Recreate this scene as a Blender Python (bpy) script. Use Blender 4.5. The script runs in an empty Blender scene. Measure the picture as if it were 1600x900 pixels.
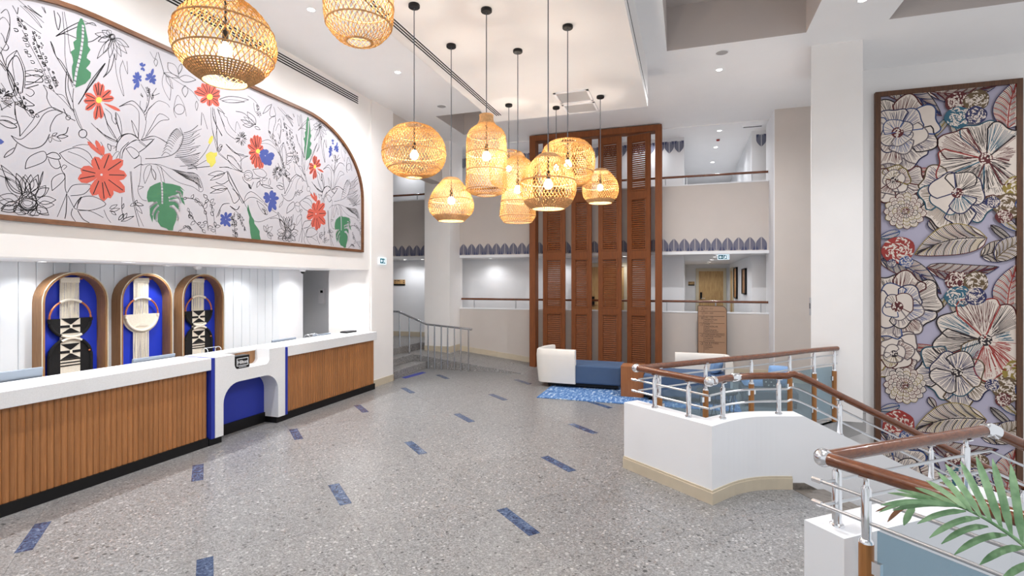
import bpy, bmesh, math, random
from mathutils import Vector, Matrix
random.seed(7)
SC = bpy.context.scene
COL = SC.collection

# ---------------------------------------------------------------- camera
YAW = math.atan(273/818.0)
cam = bpy.data.cameras.new('camera')
cam.sensor_width = 36.0
cam.lens = 36.0*818.0/1600.0
cam.shift_y = -10.0/1600.0
cam.clip_start = 0.05
camo = bpy.data.objects.new('camera', cam)
camo.location = (0, 0, 2.0)
camo.rotation_euler = (math.pi/2, 0, YAW)
COL.objects.link(camo)
SC.camera = camo

# ---------------------------------------------------------------- world, exposure
W = bpy.data.worlds.new('world'); SC.world = W
W.use_nodes = True
W.node_tree.nodes['Background'].inputs[0].default_value = (0.93, 0.96, 1.0, 1)
W.node_tree.nodes['Background'].inputs[1].default_value = 0.62
SC.view_settings.view_transform = 'Standard'
SC.view_settings.look = 'None'
SC.view_settings.gamma = 1.0
SC.view_settings.use_curve_mapping = False
SC.view_settings.exposure = 0.48

POWER_CEILING = 200     # ceiling downlights
POWER_DESK = 30         # downlights over the reception desk
POWER_GALLERY = 18
BULB = 310.0

# ---------------------------------------------------------------- measuring helpers (photo point -> point on a known plane of the room)
F_ = (-math.sin(YAW), math.cos(YAW)); R_ = (math.cos(YAW), math.sin(YAW))
def ray(x):
    t = (x-800)/818.0
    return (F_[0]+t*R_[0], F_[1]+t*R_[1])
def onZ(x, y, z=0.0):
    d = (2-z)*818.0/(y-440); r = ray(x); return (r[0]*d, r[1]*d)
def onY(x, y, Y):
    r = ray(x); d = Y/r[1]; return (r[0]*d, 2-(y-440)*d/818.0)
def onX(x, y, X):
    r = ray(x); d = X/r[0]; return (r[1]*d, 2-(y-440)*d/818.0)
def onD(x, y, d):
    r = ray(x); return (r[0]*d, r[1]*d, 2-(y-440)*d/818.0)

# ---------------------------------------------------------------- materials
def lin(c):
    return tuple(((v/255.0)/12.92 if v/255.0 <= 0.04045 else ((v/255.0+0.055)/1.055)**2.4) for v in c) + (1.0,)
MATS = {}
def nodes(name):
    m = bpy.data.materials.new(name); m.use_nodes = True
    nt = m.node_tree; b = nt.nodes['Principled BSDF']
    MATS[name] = m
    return m, nt, b
def nn(nt, typ, **kw):
    n = nt.nodes.new(typ)
    for k, v in kw.items():
        if k in n.inputs: n.inputs[k].default_value = v
        else: setattr(n, k, v)
    return n
def ramp(nt, stops, interp='LINEAR'):
    r = nt.nodes.new('ShaderNodeValToRGB'); r.color_ramp.interpolation = interp
    e = r.color_ramp.elements
    while len(e) < len(stops): e.new(0.5)
    for i, (p, c) in enumerate(stops):
        e[i].position = p; e[i].color = c
    return r
def plain(name, c, rough=0.6, metal=0.0, var=0.03, scale=3.0, bump=0.0, bscale=200.0, spec=0.5, coat=0.0):
    """painted / plain surface: soft tone variation and a fine relief"""
    m, nt, b = nodes(name); L = nt.links
    pos = nn(nt, 'ShaderNodeNewGeometry')
    n = nn(nt, 'ShaderNodeTexNoise', Scale=scale, Detail=4.0)
    L.new(pos.outputs['Position'], n.inputs['Vector'])
    cc = lin(c)
    r = ramp(nt, [(0.3, tuple(v*(1-var) for v in cc[:3])+(1,)), (0.7, tuple(min(1, v*(1+var)) for v in cc[:3])+(1,))])
    L.new(n.outputs['Fac'], r.inputs[0]); L.new(r.outputs[0], b.inputs['Base Color'])
    b.inputs['Roughness'].default_value = rough; b.inputs['Metallic'].default_value = metal
    b.inputs['Specular IOR Level'].default_value = spec
    b.inputs['Coat Weight'].default_value = coat
    if bump:
        n2 = nn(nt, 'ShaderNodeTexNoise', Scale=bscale, Detail=2.0)
        L.new(pos.outputs['Position'], n2.inputs['Vector'])
        bp = nn(nt, 'ShaderNodeBump', Strength=bump, Distance=0.003)
        L.new(n2.outputs['Fac'], bp.inputs['Height']); L.new(bp.outputs[0], b.inputs['Normal'])
    return m
def wood(name, c1, c2, grain=(14, 14, 1.2), rough=0.4, c3=None, rnd=0.0, coat=0.0):
    m, nt, b = nodes(name); L = nt.links
    pos = nn(nt, 'ShaderNodeNewGeometry')
    mp = nn(nt, 'ShaderNodeMapping'); mp.inputs['Scale'].default_value = grain
    L.new(pos.outputs['Position'], mp.inputs['Vector'])
    n = nn(nt, 'ShaderNodeTexNoise', Scale=3.0, Detail=6.0, Roughness=0.65, Distortion=0.6)
    L.new(mp.outputs[0], n.inputs['Vector'])
    st = [(0.28, lin(c2)), (0.62, lin(c1))]
    if c3: st.append((0.8, lin(c3)))
    r = ramp(nt, st); L.new(n.outputs['Fac'], r.inputs[0])
    out = r.outputs[0]
    if rnd:
        oi = nn(nt, 'ShaderNodeObjectInfo')
        hv = nn(nt, 'ShaderNodeHueSaturation'); 
        mr = nn(nt, 'ShaderNodeMapRange'); mr.inputs['To Min'].default_value = 1-rnd; mr.inputs['To Max'].default_value = 1+rnd
        L.new(oi.outputs['Random'], mr.inputs['Value']); L.new(mr.outputs[0], hv.inputs['Value'])
        L.new(out, hv.inputs['Color']); out = hv.outputs[0]
    L.new(out, b.inputs['Base Color'])
    b.inputs['Roughness'].default_value = rough; b.inputs['Coat Weight'].default_value = coat
    bp = nn(nt, 'ShaderNodeBump', Strength=0.15, Distance=0.002)
    L.new(n.outputs['Fac'], bp.inputs['Height']); L.new(bp.outputs[0], b.inputs['Normal'])
    return m
def emit(name, c, s):
    m, nt, b = nodes(name)
    b.inputs['Base Color'].default_value = lin(c); b.inputs['Emission Color'].default_value = lin(c)
    b.inputs['Emission Strength'].default_value = s
    return m
def terrazzo(name, tint=(1, 1, 1), rough=0.28):
    m, nt, b = nodes(name); L = nt.links
    pos = nn(nt, 'ShaderNodeNewGeometry')
    oi = nn(nt, 'ShaderNodeObjectInfo')
    wobble = nn(nt, 'ShaderNodeTexNoise', Scale=9.0, Detail=2.0)
    L.new(pos.outputs['Position'], wobble.inputs['Vector'])
    ad = nn(nt, 'ShaderNodeVectorMath', operation='MULTIPLY_ADD')
    ad.inputs[1].default_value = (0.03, 0.03, 0.03)
    L.new(wobble.outputs['Color'], ad.inputs[0]); L.new(pos.outputs['Position'], ad.inputs[2])
    def g(v): return tuple(v*t for t in tint) + (1,)
    # fine stone grit
    v1 = nn(nt, 'ShaderNodeTexVoronoi', Scale=110.0); L.new(ad.outputs[0], v1.inputs['Vector'])
    s1 = nn(nt, 'ShaderNodeSeparateColor'); L.new(v1.outputs['Color'], s1.inputs[0])
    r1 = ramp(nt, [(0.0, g(0.22)), (0.35, g(0.36)), (0.7, g(0.43)), (1.0, g(0.60))]); L.new(s1.outputs[0], r1.inputs[0])
    # medium chips
    v2 = nn(nt, 'ShaderNodeTexVoronoi', Scale=33.0); L.new(ad.outputs[0], v2.inputs['Vector'])
    s2 = nn(nt, 'ShaderNodeSeparateColor'); L.new(v2.outputs['Color'], s2.inputs[0])
    r2 = ramp(nt, [(0.0, g(0.09)), (0.16, g(0.22)), (0.55, g(0.42)), (1.0, g(0.80))]); L.new(s2.outputs[1], r2.inputs[0])
    k2 = ramp(nt, [(0.30, (1, 1, 1, 1)), (0.42, (0, 0, 0, 1))]); L.new(v2.outputs['Distance'], k2.inputs[0])
    p2 = nn(nt, 'ShaderNodeMath', operation='GREATER_THAN'); p2.inputs[1].default_value = 0.45; L.new(s2.outputs[2], p2.inputs[0])
    q2 = nn(nt, 'ShaderNodeMath', operation='MULTIPLY'); L.new(k2.outputs[0], q2.inputs[0]); L.new(p2.outputs[0], q2.inputs[1])
    m2 = nn(nt, 'ShaderNodeMix', data_type='RGBA'); L.new(q2.outputs[0], m2.inputs[0]); L.new(r1.outputs[0], m2.inputs[6]); L.new(r2.outputs[0], m2.inputs[7])
    # few large chips
    v3 = nn(nt, 'ShaderNodeTexVoronoi', Scale=11.5); L.new(ad.outputs[0], v3.inputs['Vector'])
    s3 = nn(nt, 'ShaderNodeSeparateColor'); L.new(v3.outputs['Color'], s3.inputs[0])
    r3 = ramp(nt, [(0.0, g(0.11)), (0.55, g(0.16)), (0.6, g(0.62)), (1.0, g(0.74))]); L.new(s3.outputs[1], r3.inputs[0])
    k3 = ramp(nt, [(0.22, (1, 1, 1, 1)), (0.27, (0, 0, 0, 1))]); L.new(v3.outputs['Distance'], k3.inputs[0])
    p3 = nn(nt, 'ShaderNodeMath', operation='GREATER_THAN'); p3.inputs[1].default_value = 0.80; L.new(s3.outputs[2], p3.inputs[0])
    q3 = nn(nt, 'ShaderNodeMath', operation='MULTIPLY'); L.new(k3.outputs[0], q3.inputs[0]); L.new(p3.outputs[0], q3.inputs[1])
    m3 = nn(nt, 'ShaderNodeMix', data_type='RGBA'); L.new(q3.outputs[0], m3.inputs[0]); L.new(m2.outputs[2], m3.inputs[6]); L.new(r3.outputs[0], m3.inputs[7])
    hv = nn(nt, 'ShaderNodeHueSaturation'); mr = nn(nt, 'ShaderNodeMapRange')
    mr.inputs['To Min'].default_value = 0.95; mr.inputs['To Max'].default_value = 1.05
    L.new(oi.outputs['Random'], mr.inputs['Value']); L.new(mr.outputs[0], hv.inputs['Value']); L.new(m3.outputs[2], hv.inputs['Color'])
    L.new(hv.outputs[0], b.inputs['Base Color'])
    b.inputs['Roughness'].default_value = rough
    return m
def veined(name, stops, scale=6.0, rough=0.2, dist=2.0, rnd=False):
    m, nt, b = nodes(name); L = nt.links
    pos = nn(nt, 'ShaderNodeNewGeometry')
    n = nn(nt, 'ShaderNodeTexNoise', Scale=scale, Detail=8.0, Roughness=0.7, Distortion=dist)
    L.new(pos.outputs['Position'], n.inputs['Vector'])
    r = ramp(nt, [(p, lin(c)) for p, c in stops]); L.new(n.outputs['Fac'], r.inputs[0])
    L.new(r.outputs[0], b.inputs['Base Color']); b.inputs['Roughness'].default_value = rough
    return m
def rattan(name, c, trans=0.45):
    m = bpy.data.materials.new(name); m.use_nodes = True; MATS[name] = m
    nt = m.node_tree; L = nt.links; nt.nodes.clear()
    o = nn(nt, 'ShaderNodeOutputMaterial')
    pos = nn(nt, 'ShaderNodeNewGeometry')
    n = nn(nt, 'ShaderNodeTexNoise', Scale=40.0, Detail=3.0); L.new(pos.outputs['Position'], n.inputs['Vector'])
    cc = lin(c)
    r = ramp(nt, [(0.3, tuple(v*0.78 for v in cc[:3])+(1,)), (0.7, tuple(min(1, v*1.15) for v in cc[:3])+(1,))]); L.new(n.outputs['Fac'], r.inputs[0])
    d = nn(nt, 'ShaderNodeBsdfDiffuse'); t = nn(nt, 'ShaderNodeBsdfTranslucent')
    L.new(r.outputs[0], d.inputs[0]); L.new(r.outputs[0], t.inputs[0])
    mx = nn(nt, 'ShaderNodeMixShader'); mx.inputs[0].default_value = trans
    L.new(d.outputs[0], mx.inputs[1]); L.new(t.outputs[0], mx.inputs[2]); L.new(mx.outputs[0], o.inputs[0])
    return m
def glassmat(name, tint, transp=0.7, rough=0.05):
    m = bpy.data.materials.new(name); m.use_nodes = True; MATS[name] = m
    nt = m.node_tree; L = nt.links; nt.nodes.clear()
    o = nn(nt, 'ShaderNodeOutputMaterial')
    tr = nn(nt, 'ShaderNodeBsdfTransparent'); tr.inputs[0].default_value = lin(tint)
    g = nn(nt, 'ShaderNodeBsdfGlossy'); g.inputs['Roughness'].default_value = rough
    d = nn(nt, 'ShaderNodeBsdfDiffuse'); d.inputs[0].default_value = lin(tint)
    m1 = nn(nt, 'ShaderNodeMixShader'); m1.inputs[0].default_value = 1-transp
    L.new(tr.outputs[0], m1.inputs[1]); L.new(d.outputs[0], m1.inputs[2])
    fr = nn(nt, 'ShaderNodeFresnel'); fr.inputs[0].default_value = 1.45
    gm = nn(nt, 'ShaderNodeNewGeometry'); iv = nn(nt, 'ShaderNodeMath', operation='SUBTRACT'); iv.inputs[0].default_value = 1.0
    L.new(gm.outputs['Backfacing'], iv.inputs[1])
    fm = nn(nt, 'ShaderNodeMath', operation='MULTIPLY'); L.new(fr.outputs[0], fm.inputs[0]); L.new(iv.outputs[0], fm.inputs[1])
    m2 = nn(nt, 'ShaderNodeMixShader'); L.new(fm.outputs[0], m2.inputs[0]); L.new(m1.outputs[0], m2.inputs[1]); L.new(g.outputs[0], m2.inputs[2])
    L.new(m2.outputs[0], o.inputs[0])
    return m

plain('wall_paint', (236, 233, 231), 0.75, var=0.012, bump=0.05)
plain('wall_white', (232, 233, 236), 0.7, var=0.01)
plain('taupe_paint', (200, 192, 186), 0.75, var=0.015, bump=0.05)
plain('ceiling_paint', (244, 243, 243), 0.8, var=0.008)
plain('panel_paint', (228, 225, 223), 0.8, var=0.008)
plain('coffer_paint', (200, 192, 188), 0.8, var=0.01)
plain('plank_white', (224, 229, 234), 0.5, var=0.012)
plain('skirting', (198, 186, 165), 0.55, var=0.04, scale=8)
plain('counter_white', (220, 221, 223), 0.35, var=0.05, scale=120)
plain('gloss_white', (238, 238, 240), 0.3, var=0.01)
plain('black', (13, 12, 14), 0.45, var=0.1, spec=0.3)
plain('black_matt', (22, 22, 24), 0.8, var=0.1, bump=0.4, bscale=500)
plain('cobalt', (28, 46, 150), 0.45, var=0.03)
plain('niche_blue', (22, 52, 190), 0.55, var=0.03)
plain('grey_device', (176, 178, 182), 0.4)
plain('dark_grey', (72, 76, 84), 0.45)
plain('monitor_grey', (128, 138, 150), 0.35, metal=0.3)
plain('slot_dark', (30, 28, 27), 0.7)
plain('grille', (168, 166, 166), 0.6)
plain('steel', (214, 216, 220), 0.22, metal=1.0, var=0.01)
plain('alu', (205, 207, 210), 0.32, metal=1.0, var=0.01)
plain('chrome', (236, 237, 240), 0.12, metal=1.0, var=0.01)
plain('copper', (196, 116, 76), 0.4, metal=0.3, var=0.05)
plain('cotton', (230, 222, 206), 0.9, var=0.06, scale=60, bump=0.5, bscale=400)
plain('black_yarn', (20, 19, 21), 0.95, var=0.15, scale=60, bump=0.5, bscale=400)
plain('fabric_white', (226, 221, 214), 0.85, var=0.02, bump=0.25, bscale=600)
plain('fabric_blue', (66, 88, 120), 0.85, var=0.05, bump=0.3, bscale=600)
plain('fabric_sky', (128, 162, 206), 0.85, var=0.04, bump=0.3, bscale=500)
plain('fabric_grey', (96, 98, 104), 0.9, var=0.05, bump=0.3, bscale=500)
plain('mural_white', (187, 185, 191), 0.7, var=0.01)
plain('mural_line', (38, 36, 40), 0.7)
plain('mural_red', (196, 90, 74), 0.7, var=0.05, scale=9)
plain('mural_blue', (64, 80, 150), 0.7, var=0.06, scale=9)
plain('mural_green', (62, 118, 84), 0.7, var=0.05, scale=9)
plain('mural_yellow', (206, 196, 84), 0.7, var=0.05, scale=9)
plain('print_lilac', (176, 170, 188), 0.7, var=0.02)
plain('print_cream', (218, 204, 192), 0.7, var=0.03, scale=5)
for nm, c in dict(maroon=(88, 28, 30), navy=(38, 40, 84), teal=(44, 92, 112), olive=(140, 120, 52), red=(150, 48, 42), ink=(40, 28, 32), grey=(120, 108, 112), blue=(50, 76, 130), brown=(98, 78, 52)).items():
    plain('ink_'+nm, c, 0.7, var=0.08, scale=4)
plain('frieze_navy', (74, 80, 112), 0.7)
plain('brown_sign', (164, 128, 100), 0.5, var=0.03)
plain('sign_ink', (58, 42, 36), 0.6)
plain('sign_white', (225, 228, 232), 0.5)
plain('fire_red', (150, 36, 36), 0.4)
plain('grout', (160, 157, 155), 0.7)
wood('slat_wood', (166, 112, 66), (140, 90, 48), (30, 30, 1.0), 0.42, (182, 126, 78), rnd=0.08)
wood('frame_wood', (122, 80, 50), (88, 54, 32), (9, 2, 9), 0.45)
wood('arch_wood', (158, 116, 76), (122, 86, 54), (26, 26, 1.2), 0.45)
wood('shutter_wood', (128, 68, 22), (98, 50, 14), (20, 20, 1.0), 0.65)
wood('rail_wood', (118, 66, 36), (84, 43, 22), (5, 5, 16), 0.22, coat=0.5)
wood('post_wood', (166, 112, 60), (132, 84, 40), (20, 20, 1.0), 0.4)
wood('cube_wood', (160, 102, 60), (132, 78, 42), (26, 26, 1.2), 0.4)
wood('door_wood', (206, 172, 120), (170, 130, 82), (9, 9, 1.0), 0.45)
wood('panel_frame_wood', (96, 60, 34), (66, 38, 20), (16, 16, 1.2), 0.45)
plain('door_frame', (206, 196, 172), 0.5)
terrazzo('terrazzo', (0.59, 0.582, 0.58))
terrazzo('step_stone', (0.62, 0.60, 0.59), 0.4)
veined('blue_marble', [(0.32, (30, 36, 56)), (0.46, (56, 70, 100)), (0.60, (90, 106, 134)), (0.74, (168, 176, 188))], 16.0, 0.12)
veined('dark_marble', [(0.35, (92, 86, 80)), (0.55, (126, 118, 110)), (0.64, (110, 104, 96)), (0.70, (196, 190, 182))], 2.2, 0.18, 3.0)
rattan('rattan', (206, 163, 104), 0.26)
rattan('rattan_dense', (190, 152, 110), 0.14)
glassmat('rail_glass', (204, 220, 228), 0.90)
emit('lamp_disc', (255, 252, 246), 14.0)
emit('bulb_glow', (255, 244, 230), BULB)
emit('exit_white', (214, 234, 246), 0.6)
plain('exit_green', (16, 104, 118), 0.5)
wood('skirting_wood', (198, 186, 165), (188, 176, 154), (2, 2, 2), 0.5)
veined('picture_print', [(0.3, (70, 60, 70)), (0.5, (200, 140, 80)), (0.65, (220, 190, 150)), (0.8, (120, 130, 150))], 3.0, 0.5, 1.0)

def rug_material():
    m, nt, b = nodes('rug_pile'); L = nt.links
    pos = nn(nt, 'ShaderNodeNewGeometry')
    mp = nn(nt, 'ShaderNodeMapping'); mp.inputs['Scale'].default_value = (14, 3.5, 1)
    L.new(pos.outputs['Position'], mp.inputs['Vector'])
    n = nn(nt, 'ShaderNodeTexNoise', Scale=1.6, Detail=5.0, Roughness=0.75); L.new(mp.outputs[0], n.inputs['Vector'])
    r = ramp(nt, [(0.36, lin((48, 88, 146))), (0.50, lin((78, 122, 178))), (0.57, lin((140, 170, 204))), (0.63, lin((214, 220, 226)))])
    L.new(n.outputs['Fac'], r.inputs[0]); L.new(r.outputs[0], b.inputs['Base Color']); b.inputs['Roughness'].default_value = 0.95
rug_material()
def leaf_material(name, c1, c2):
    m, nt, b = nodes(name); L = nt.links
    pos = nn(nt, 'ShaderNodeNewGeometry')
    n = nn(nt, 'ShaderNodeTexNoise', Scale=22.0, Detail=3.0); L.new(pos.outputs['Position'], n.inputs['Vector'])
    r = ramp(nt, [(0.3, lin(c1)), (0.7, lin(c2))]); L.new(n.outputs['Fac'], r.inputs[0]); L.new(r.outputs[0], b.inputs['Base Color'])
    b.inputs['Roughness'].default_value = 0.42
    b.inputs['Transmission Weight'].default_value = 0.0
leaf_material('palm_green', (84, 124, 82), (132, 166, 124))
leaf_material('palm_brown', (96, 60, 40), (140, 96, 60))

# ---------------------------------------------------------------- mesh helpers
class MB:
    def __init__(s): s.v = []; s.f = []; s.m = []
    def add(s, vs, fs, mi=0):
        o = len(s.v); s.v += [tuple(p) for p in vs]
        for f in fs: s.f.append([o+i for i in f]); s.m.append(mi)
        return s
    def box(s, x0, x1, y0, y1, z0, z1, mi=0):
        x0, x1 = min(x0, x1), max(x0, x1); y0, y1 = min(y0, y1), max(y0, y1); z0, z1 = min(z0, z1), max(z0, z1)
        return s.add([(x0,y0,z0),(x1,y0,z0),(x1,y1,z0),(x0,y1,z0),(x0,y0,z1),(x1,y0,z1),(x1,y1,z1),(x0,y1,z1)],
                     [(0,3,2,1),(4,5,6,7),(0,1,5,4),(1,2,6,5),(2,3,7,6),(3,0,4,7)], mi)
    def prism(s, poly, lo, hi, axis='z', mi=0):
        """poly: list of 2D points (CCW), extruded along axis from lo to hi (lo / hi may be lists)"""
        n = len(poly)
        def P(p, h):
            return {'z': (p[0], p[1], h), 'x': (h, p[0], p[1]), 'y': (p[0], h, p[1])}[axis]
        L = lo if isinstance(lo, (list, tuple)) else [lo]*n
        H = hi if isinstance(hi, (list, tuple)) else [hi]*n
        vs = [P(p, L[i]) for i, p in enumerate(poly)] + [P(p, H[i]) for i, p in enumerate(poly)]
        fs = [tuple(range(n))[::-1], tuple(range(n, 2*n))] + [(i, (i+1) % n, n+(i+1) % n, n+i) for i in range(n)]
        return s.add(vs, fs, mi)
    def lathe(s, prof, c=(0,0,0), n=32, mi=0, closed=False, cap=False):
        vs = []; fs = []; k = len(prof)
        for j in range(n):
            a = 2*math.pi*j/n
            for r, z in prof: vs.append((c[0]+r*math.cos(a), c[1]+r*math.sin(a), c[2]+z))
        for j in range(n):
            jn = (j+1) % n
            for i in range(k-1 if not closed else k):
                i2 = (i+1) % k
                fs.append((j*k+i, jn*k+i, jn*k+i2, j*k+i2))
        if cap:
            fs.append(tuple(j*k for j in range(n))[::-1]); fs.append(tuple(j*k+k-1 for j in range(n)))
        return s.add(vs, fs, mi)
    def tube(s, pts, r, n=8, mi=0, closed=False, caps=True, up=(0,0,1), flat=1.0):
        pts = [Vector(p) for p in pts]; m = len(pts); vs = []; fs = []
        rr = r if isinstance(r, (list, tuple)) else [r]*m
        for i, p in enumerate(pts):
            if closed: t = pts[(i+1) % m]-pts[i-1]
            else: t = pts[min(i+1, m-1)]-pts[max(i-1, 0)]
            t.normalize()
            u = Vector(up)
            if abs(t.dot(u)) > 0.98: u = Vector((1, 0, 0))
            a = t.cross(u).normalized(); b = a.cross(t).normalized()
            for k in range(n):
                q = 2*math.pi*(k+0.5)/n
                vs.append(p+a*(rr[i]*math.cos(q))+b*(rr[i]*flat*math.sin(q)))
        for i in range(m if closed else m-1):
            for k in range(n):
                i2 = (i+1) % m
                fs.append((i*n+k, i*n+(k+1) % n, i2*n+(k+1) % n, i2*n+k))
        if caps and not closed:
            fs.append(tuple(range(n))[::-1]); fs.append(tuple((m-1)*n+k for k in range(n)))
        return s.add(vs, fs, mi)
    def sphere(s, c, r, n=14, k=8, sc=(1,1,1), mi=0):
        prof = [(r*math.sin(math.pi*i/k), -r*math.cos(math.pi*i/k)) for i in range(k+1)]
        vs = []; fs = []
        for j in range(n):
            a = 2*math.pi*j/n
            for q, z in prof: vs.append((c[0]+sc[0]*q*math.cos(a), c[1]+sc[1]*q*math.sin(a), c[2]+sc[2]*z))
        for j in range(n):
            jn = (j+1) % n
            for i in range(k): fs.append((j*(k+1)+i, jn*(k+1)+i, jn*(k+1)+i+1, j*(k+1)+i+1))
        return s.add(vs, fs, mi)
ORG = {}
def org(o): return ORG.get(o.name, Vector((0, 0, 0))) if o else Vector((0, 0, 0))
def link(o, parent):
    COL.objects.link(o)
    if parent: o.parent = parent
def mesh_of(name, mb, mats, origin, smooth=False, merge=0.0):
    me = bpy.data.meshes.new(name)
    me.from_pydata([(x-origin[0], y-origin[1], z-origin[2]) for x, y, z in mb.v], [], mb.f)
    for mm in (mats if isinstance(mats, (list, tuple)) else [mats]): me.materials.append(MATS[mm])
    if len(me.materials) > 1: me.polygons.foreach_set('material_index', mb.m)
    if merge:
        bm = bmesh.new(); bm.from_mesh(me); bmesh.ops.remove_doubles(bm, verts=bm.verts, dist=merge); bm.to_mesh(me); bm.free()
    if smooth:
        me.polygons.foreach_set('use_smooth', [True]*len(me.polygons))
        try: me.set_sharp_from_angle(angle=math.radians(smooth if smooth > 1 else 40))
        except Exception: pass
    me.update()
    return me
def bevel(o, w, seg=2):
    b = o.modifiers.new('bevel', 'BEVEL'); b.width = w; b.segments = seg; b.limit_method = 'ANGLE'; b.angle_limit = math.radians(40)
    return o
def obj(name, mb, mats, parent=None, origin=None, smooth=False, bev=0.0, merge=0.0, kind=None, label=None):
    po = org(parent)
    if origin is None:
        if parent: origin = po
        else:
            xs = [v[0] for v in mb.v]; ys = [v[1] for v in mb.v]; zs = [v[2] for v in mb.v]
            origin = Vector(((min(xs)+max(xs))/2, (min(ys)+max(ys))/2, min(zs)))
    origin = Vector(origin)
    o = bpy.data.objects.new(name, mesh_of(name, mb, mats, origin, smooth, merge))
    o.location = origin-po
    link(o, parent); ORG[o.name] = origin
    if bev: bevel(o, bev)
    if kind: o['kind'] = kind
    if label: o['label'] = label
    return o
def tag(o, label, cat, group=None):
    o['label'] = label; o['category'] = cat
    if group: o['group'] = group
    return o
def thing(name, label, cat, loc, group=None):
    o = bpy.data.objects.new(name, None); o.location = loc; o.empty_display_size = 0.1
    COL.objects.link(o); ORG[o.name] = Vector(loc)
    return tag(o, label, cat, group)
def struct(name, mb, mats, parent=None, **kw):
    return obj(name, mb, mats, parent, kind=None if parent else 'structure', **kw)
def inst(name, me, parent, loc, rz=0.0, rot=None):
    """another object on shared mesh data; loc in world"""
    o = bpy.data.objects.new(name, me); po = org(parent)
    o.location = Vector(loc)-po
    o.rotation_euler = rot if rot else (0, 0, rz)
    link(o, parent); ORG[o.name] = Vector(loc)
    return o
def local(mb_fn, name, mats, smooth=False):
    mb = MB(); mb_fn(mb); return mesh_of(name, mb, mats, (0, 0, 0), smooth)
def text(name, s, size, M, mat, parent, depth=0.001, align='LEFT', bold=0.0, space=1.0):
    cu = bpy.data.curves.new(name, 'FONT'); cu.body = s; cu.size = size; cu.align_x = align; cu.extrude = depth; cu.offset = bold
    cu.resolution_u = 2; cu.space_character = space
    t = bpy.data.objects.new(name, cu); COL.objects.link(t)
    dg = bpy.context.evaluated_depsgraph_get(); dg.update()
    me = bpy.data.meshes.new_from_object(t.evaluated_get(dg))
    bpy.data.objects.remove(t); me.materials.clear(); me.materials.append(MATS[mat])
    o = bpy.data.objects.new(name, me)
    me.transform(Matrix.Translation(-org(parent)) @ M)
    link(o, parent); ORG[o.name] = org(parent); o['kind'] = 'stuff'
    return o
def spline(pts, seg=6, closed=False):
    """Catmull-Rom through 2D / 3D points"""
    n = len(pts); out = []
    if n < 3 and not closed: return [tuple(p) for p in pts]
    rng = n if closed else n-1
    for i in range(rng):
        p1, p2 = pts[i], pts[(i+1) % n]
        p0 = pts[i-1] if (i > 0 or closed) else p1
        p3 = pts[(i+2) % n] if (i+2 < n or closed) else p2
        for k in range(seg):
            t = k/seg; t2 = t*t; t3 = t2*t
            out.append(tuple(0.5*((2*b)+(-a+c)*t+(2*a-5*b+4*c-d)*t2+(-a+3*b-3*c+d)*t3) for a, b, c, d in zip(p0, p1, p2, p3)))
    if not closed: out.append(tuple(pts[-1]))
    return out
def clip(poly, region):
    """Sutherland-Hodgman, region convex CCW"""
    out = list(poly)
    for i in range(len(region)):
        a, b = region[i], region[(i+1) % len(region)]
        src, out = out, []
        def side(p): return (b[0]-a[0])*(p[1]-a[1])-(b[1]-a[1])*(p[0]-a[0])
        for j in range(len(src)):
            p, q = src[j-1], src[j]; sp, sq = side(p), side(q)
            if (sp >= 0) != (sq >= 0):
                t = sp/(sp-sq); out.append((p[0]+(q[0]-p[0])*t, p[1]+(q[1]-p[1])*t))
            if sq >= 0: out.append(q)
        if not out: return []
    return out
def off_path(path, dist):
    """offset an open 2D path to its left by dist (mitred)"""
    out = []; n = len(path)
    for i, p in enumerate(path):
        a = path[max(i-1, 0)]; b = path[min(i+1, n-1)]
        def nrm(u, v):
            dx, dy = v[0]-u[0], v[1]-u[1]; l = math.hypot(dx, dy) or 1; return (-dy/l, dx/l)
        if i == 0: m = nrm(p, b)
        elif i == n-1: m = nrm(a, p)
        else:
            n1, n2 = nrm(a, p), nrm(p, b); mx, my = n1[0]+n2[0], n1[1]+n2[1]; l2 = (mx*mx+my*my)/2 or 1
            m = (mx/l2, my/l2)
        out.append((p[0]+m[0]*dist, p[1]+m[1]*dist))
    return out
def strip_wall(mb, path, thick, lo, hi, mi=0, fold=None):
    """a wall of the given thickness (to the left of the path), with per-point bottom / top heights"""
    n = len(path); q = off_path(path, thick)
    if fold: q = fold(q)
    L = lo if isinstance(lo, (list, tuple)) else [lo]*n; H = hi if isinstance(hi, (list, tuple)) else [hi]*n
    vs = []
    for i in range(n):
        vs += [(path[i][0], path[i][1], L[i]), (path[i][0], path[i][1], H[i]), (q[i][0], q[i][1], H[i]), (q[i][0], q[i][1], L[i])]
    fs = []
    for i in range(n-1):
        a, b = i*4, i*4+4
        fs += [(a, b, b+1, a+1), (a+1, b+1, b+2, a+2), (a+2, b+2, b+3, a+3), (a+3, b+3, b, a)]
    fs += [(0, 1, 2, 3), (n*4-1, n*4-2, n*4-3, n*4-4)]
    return mb.add(vs, fs, mi)
# ================================================================ SETTING
ZC = 5.43
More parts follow.
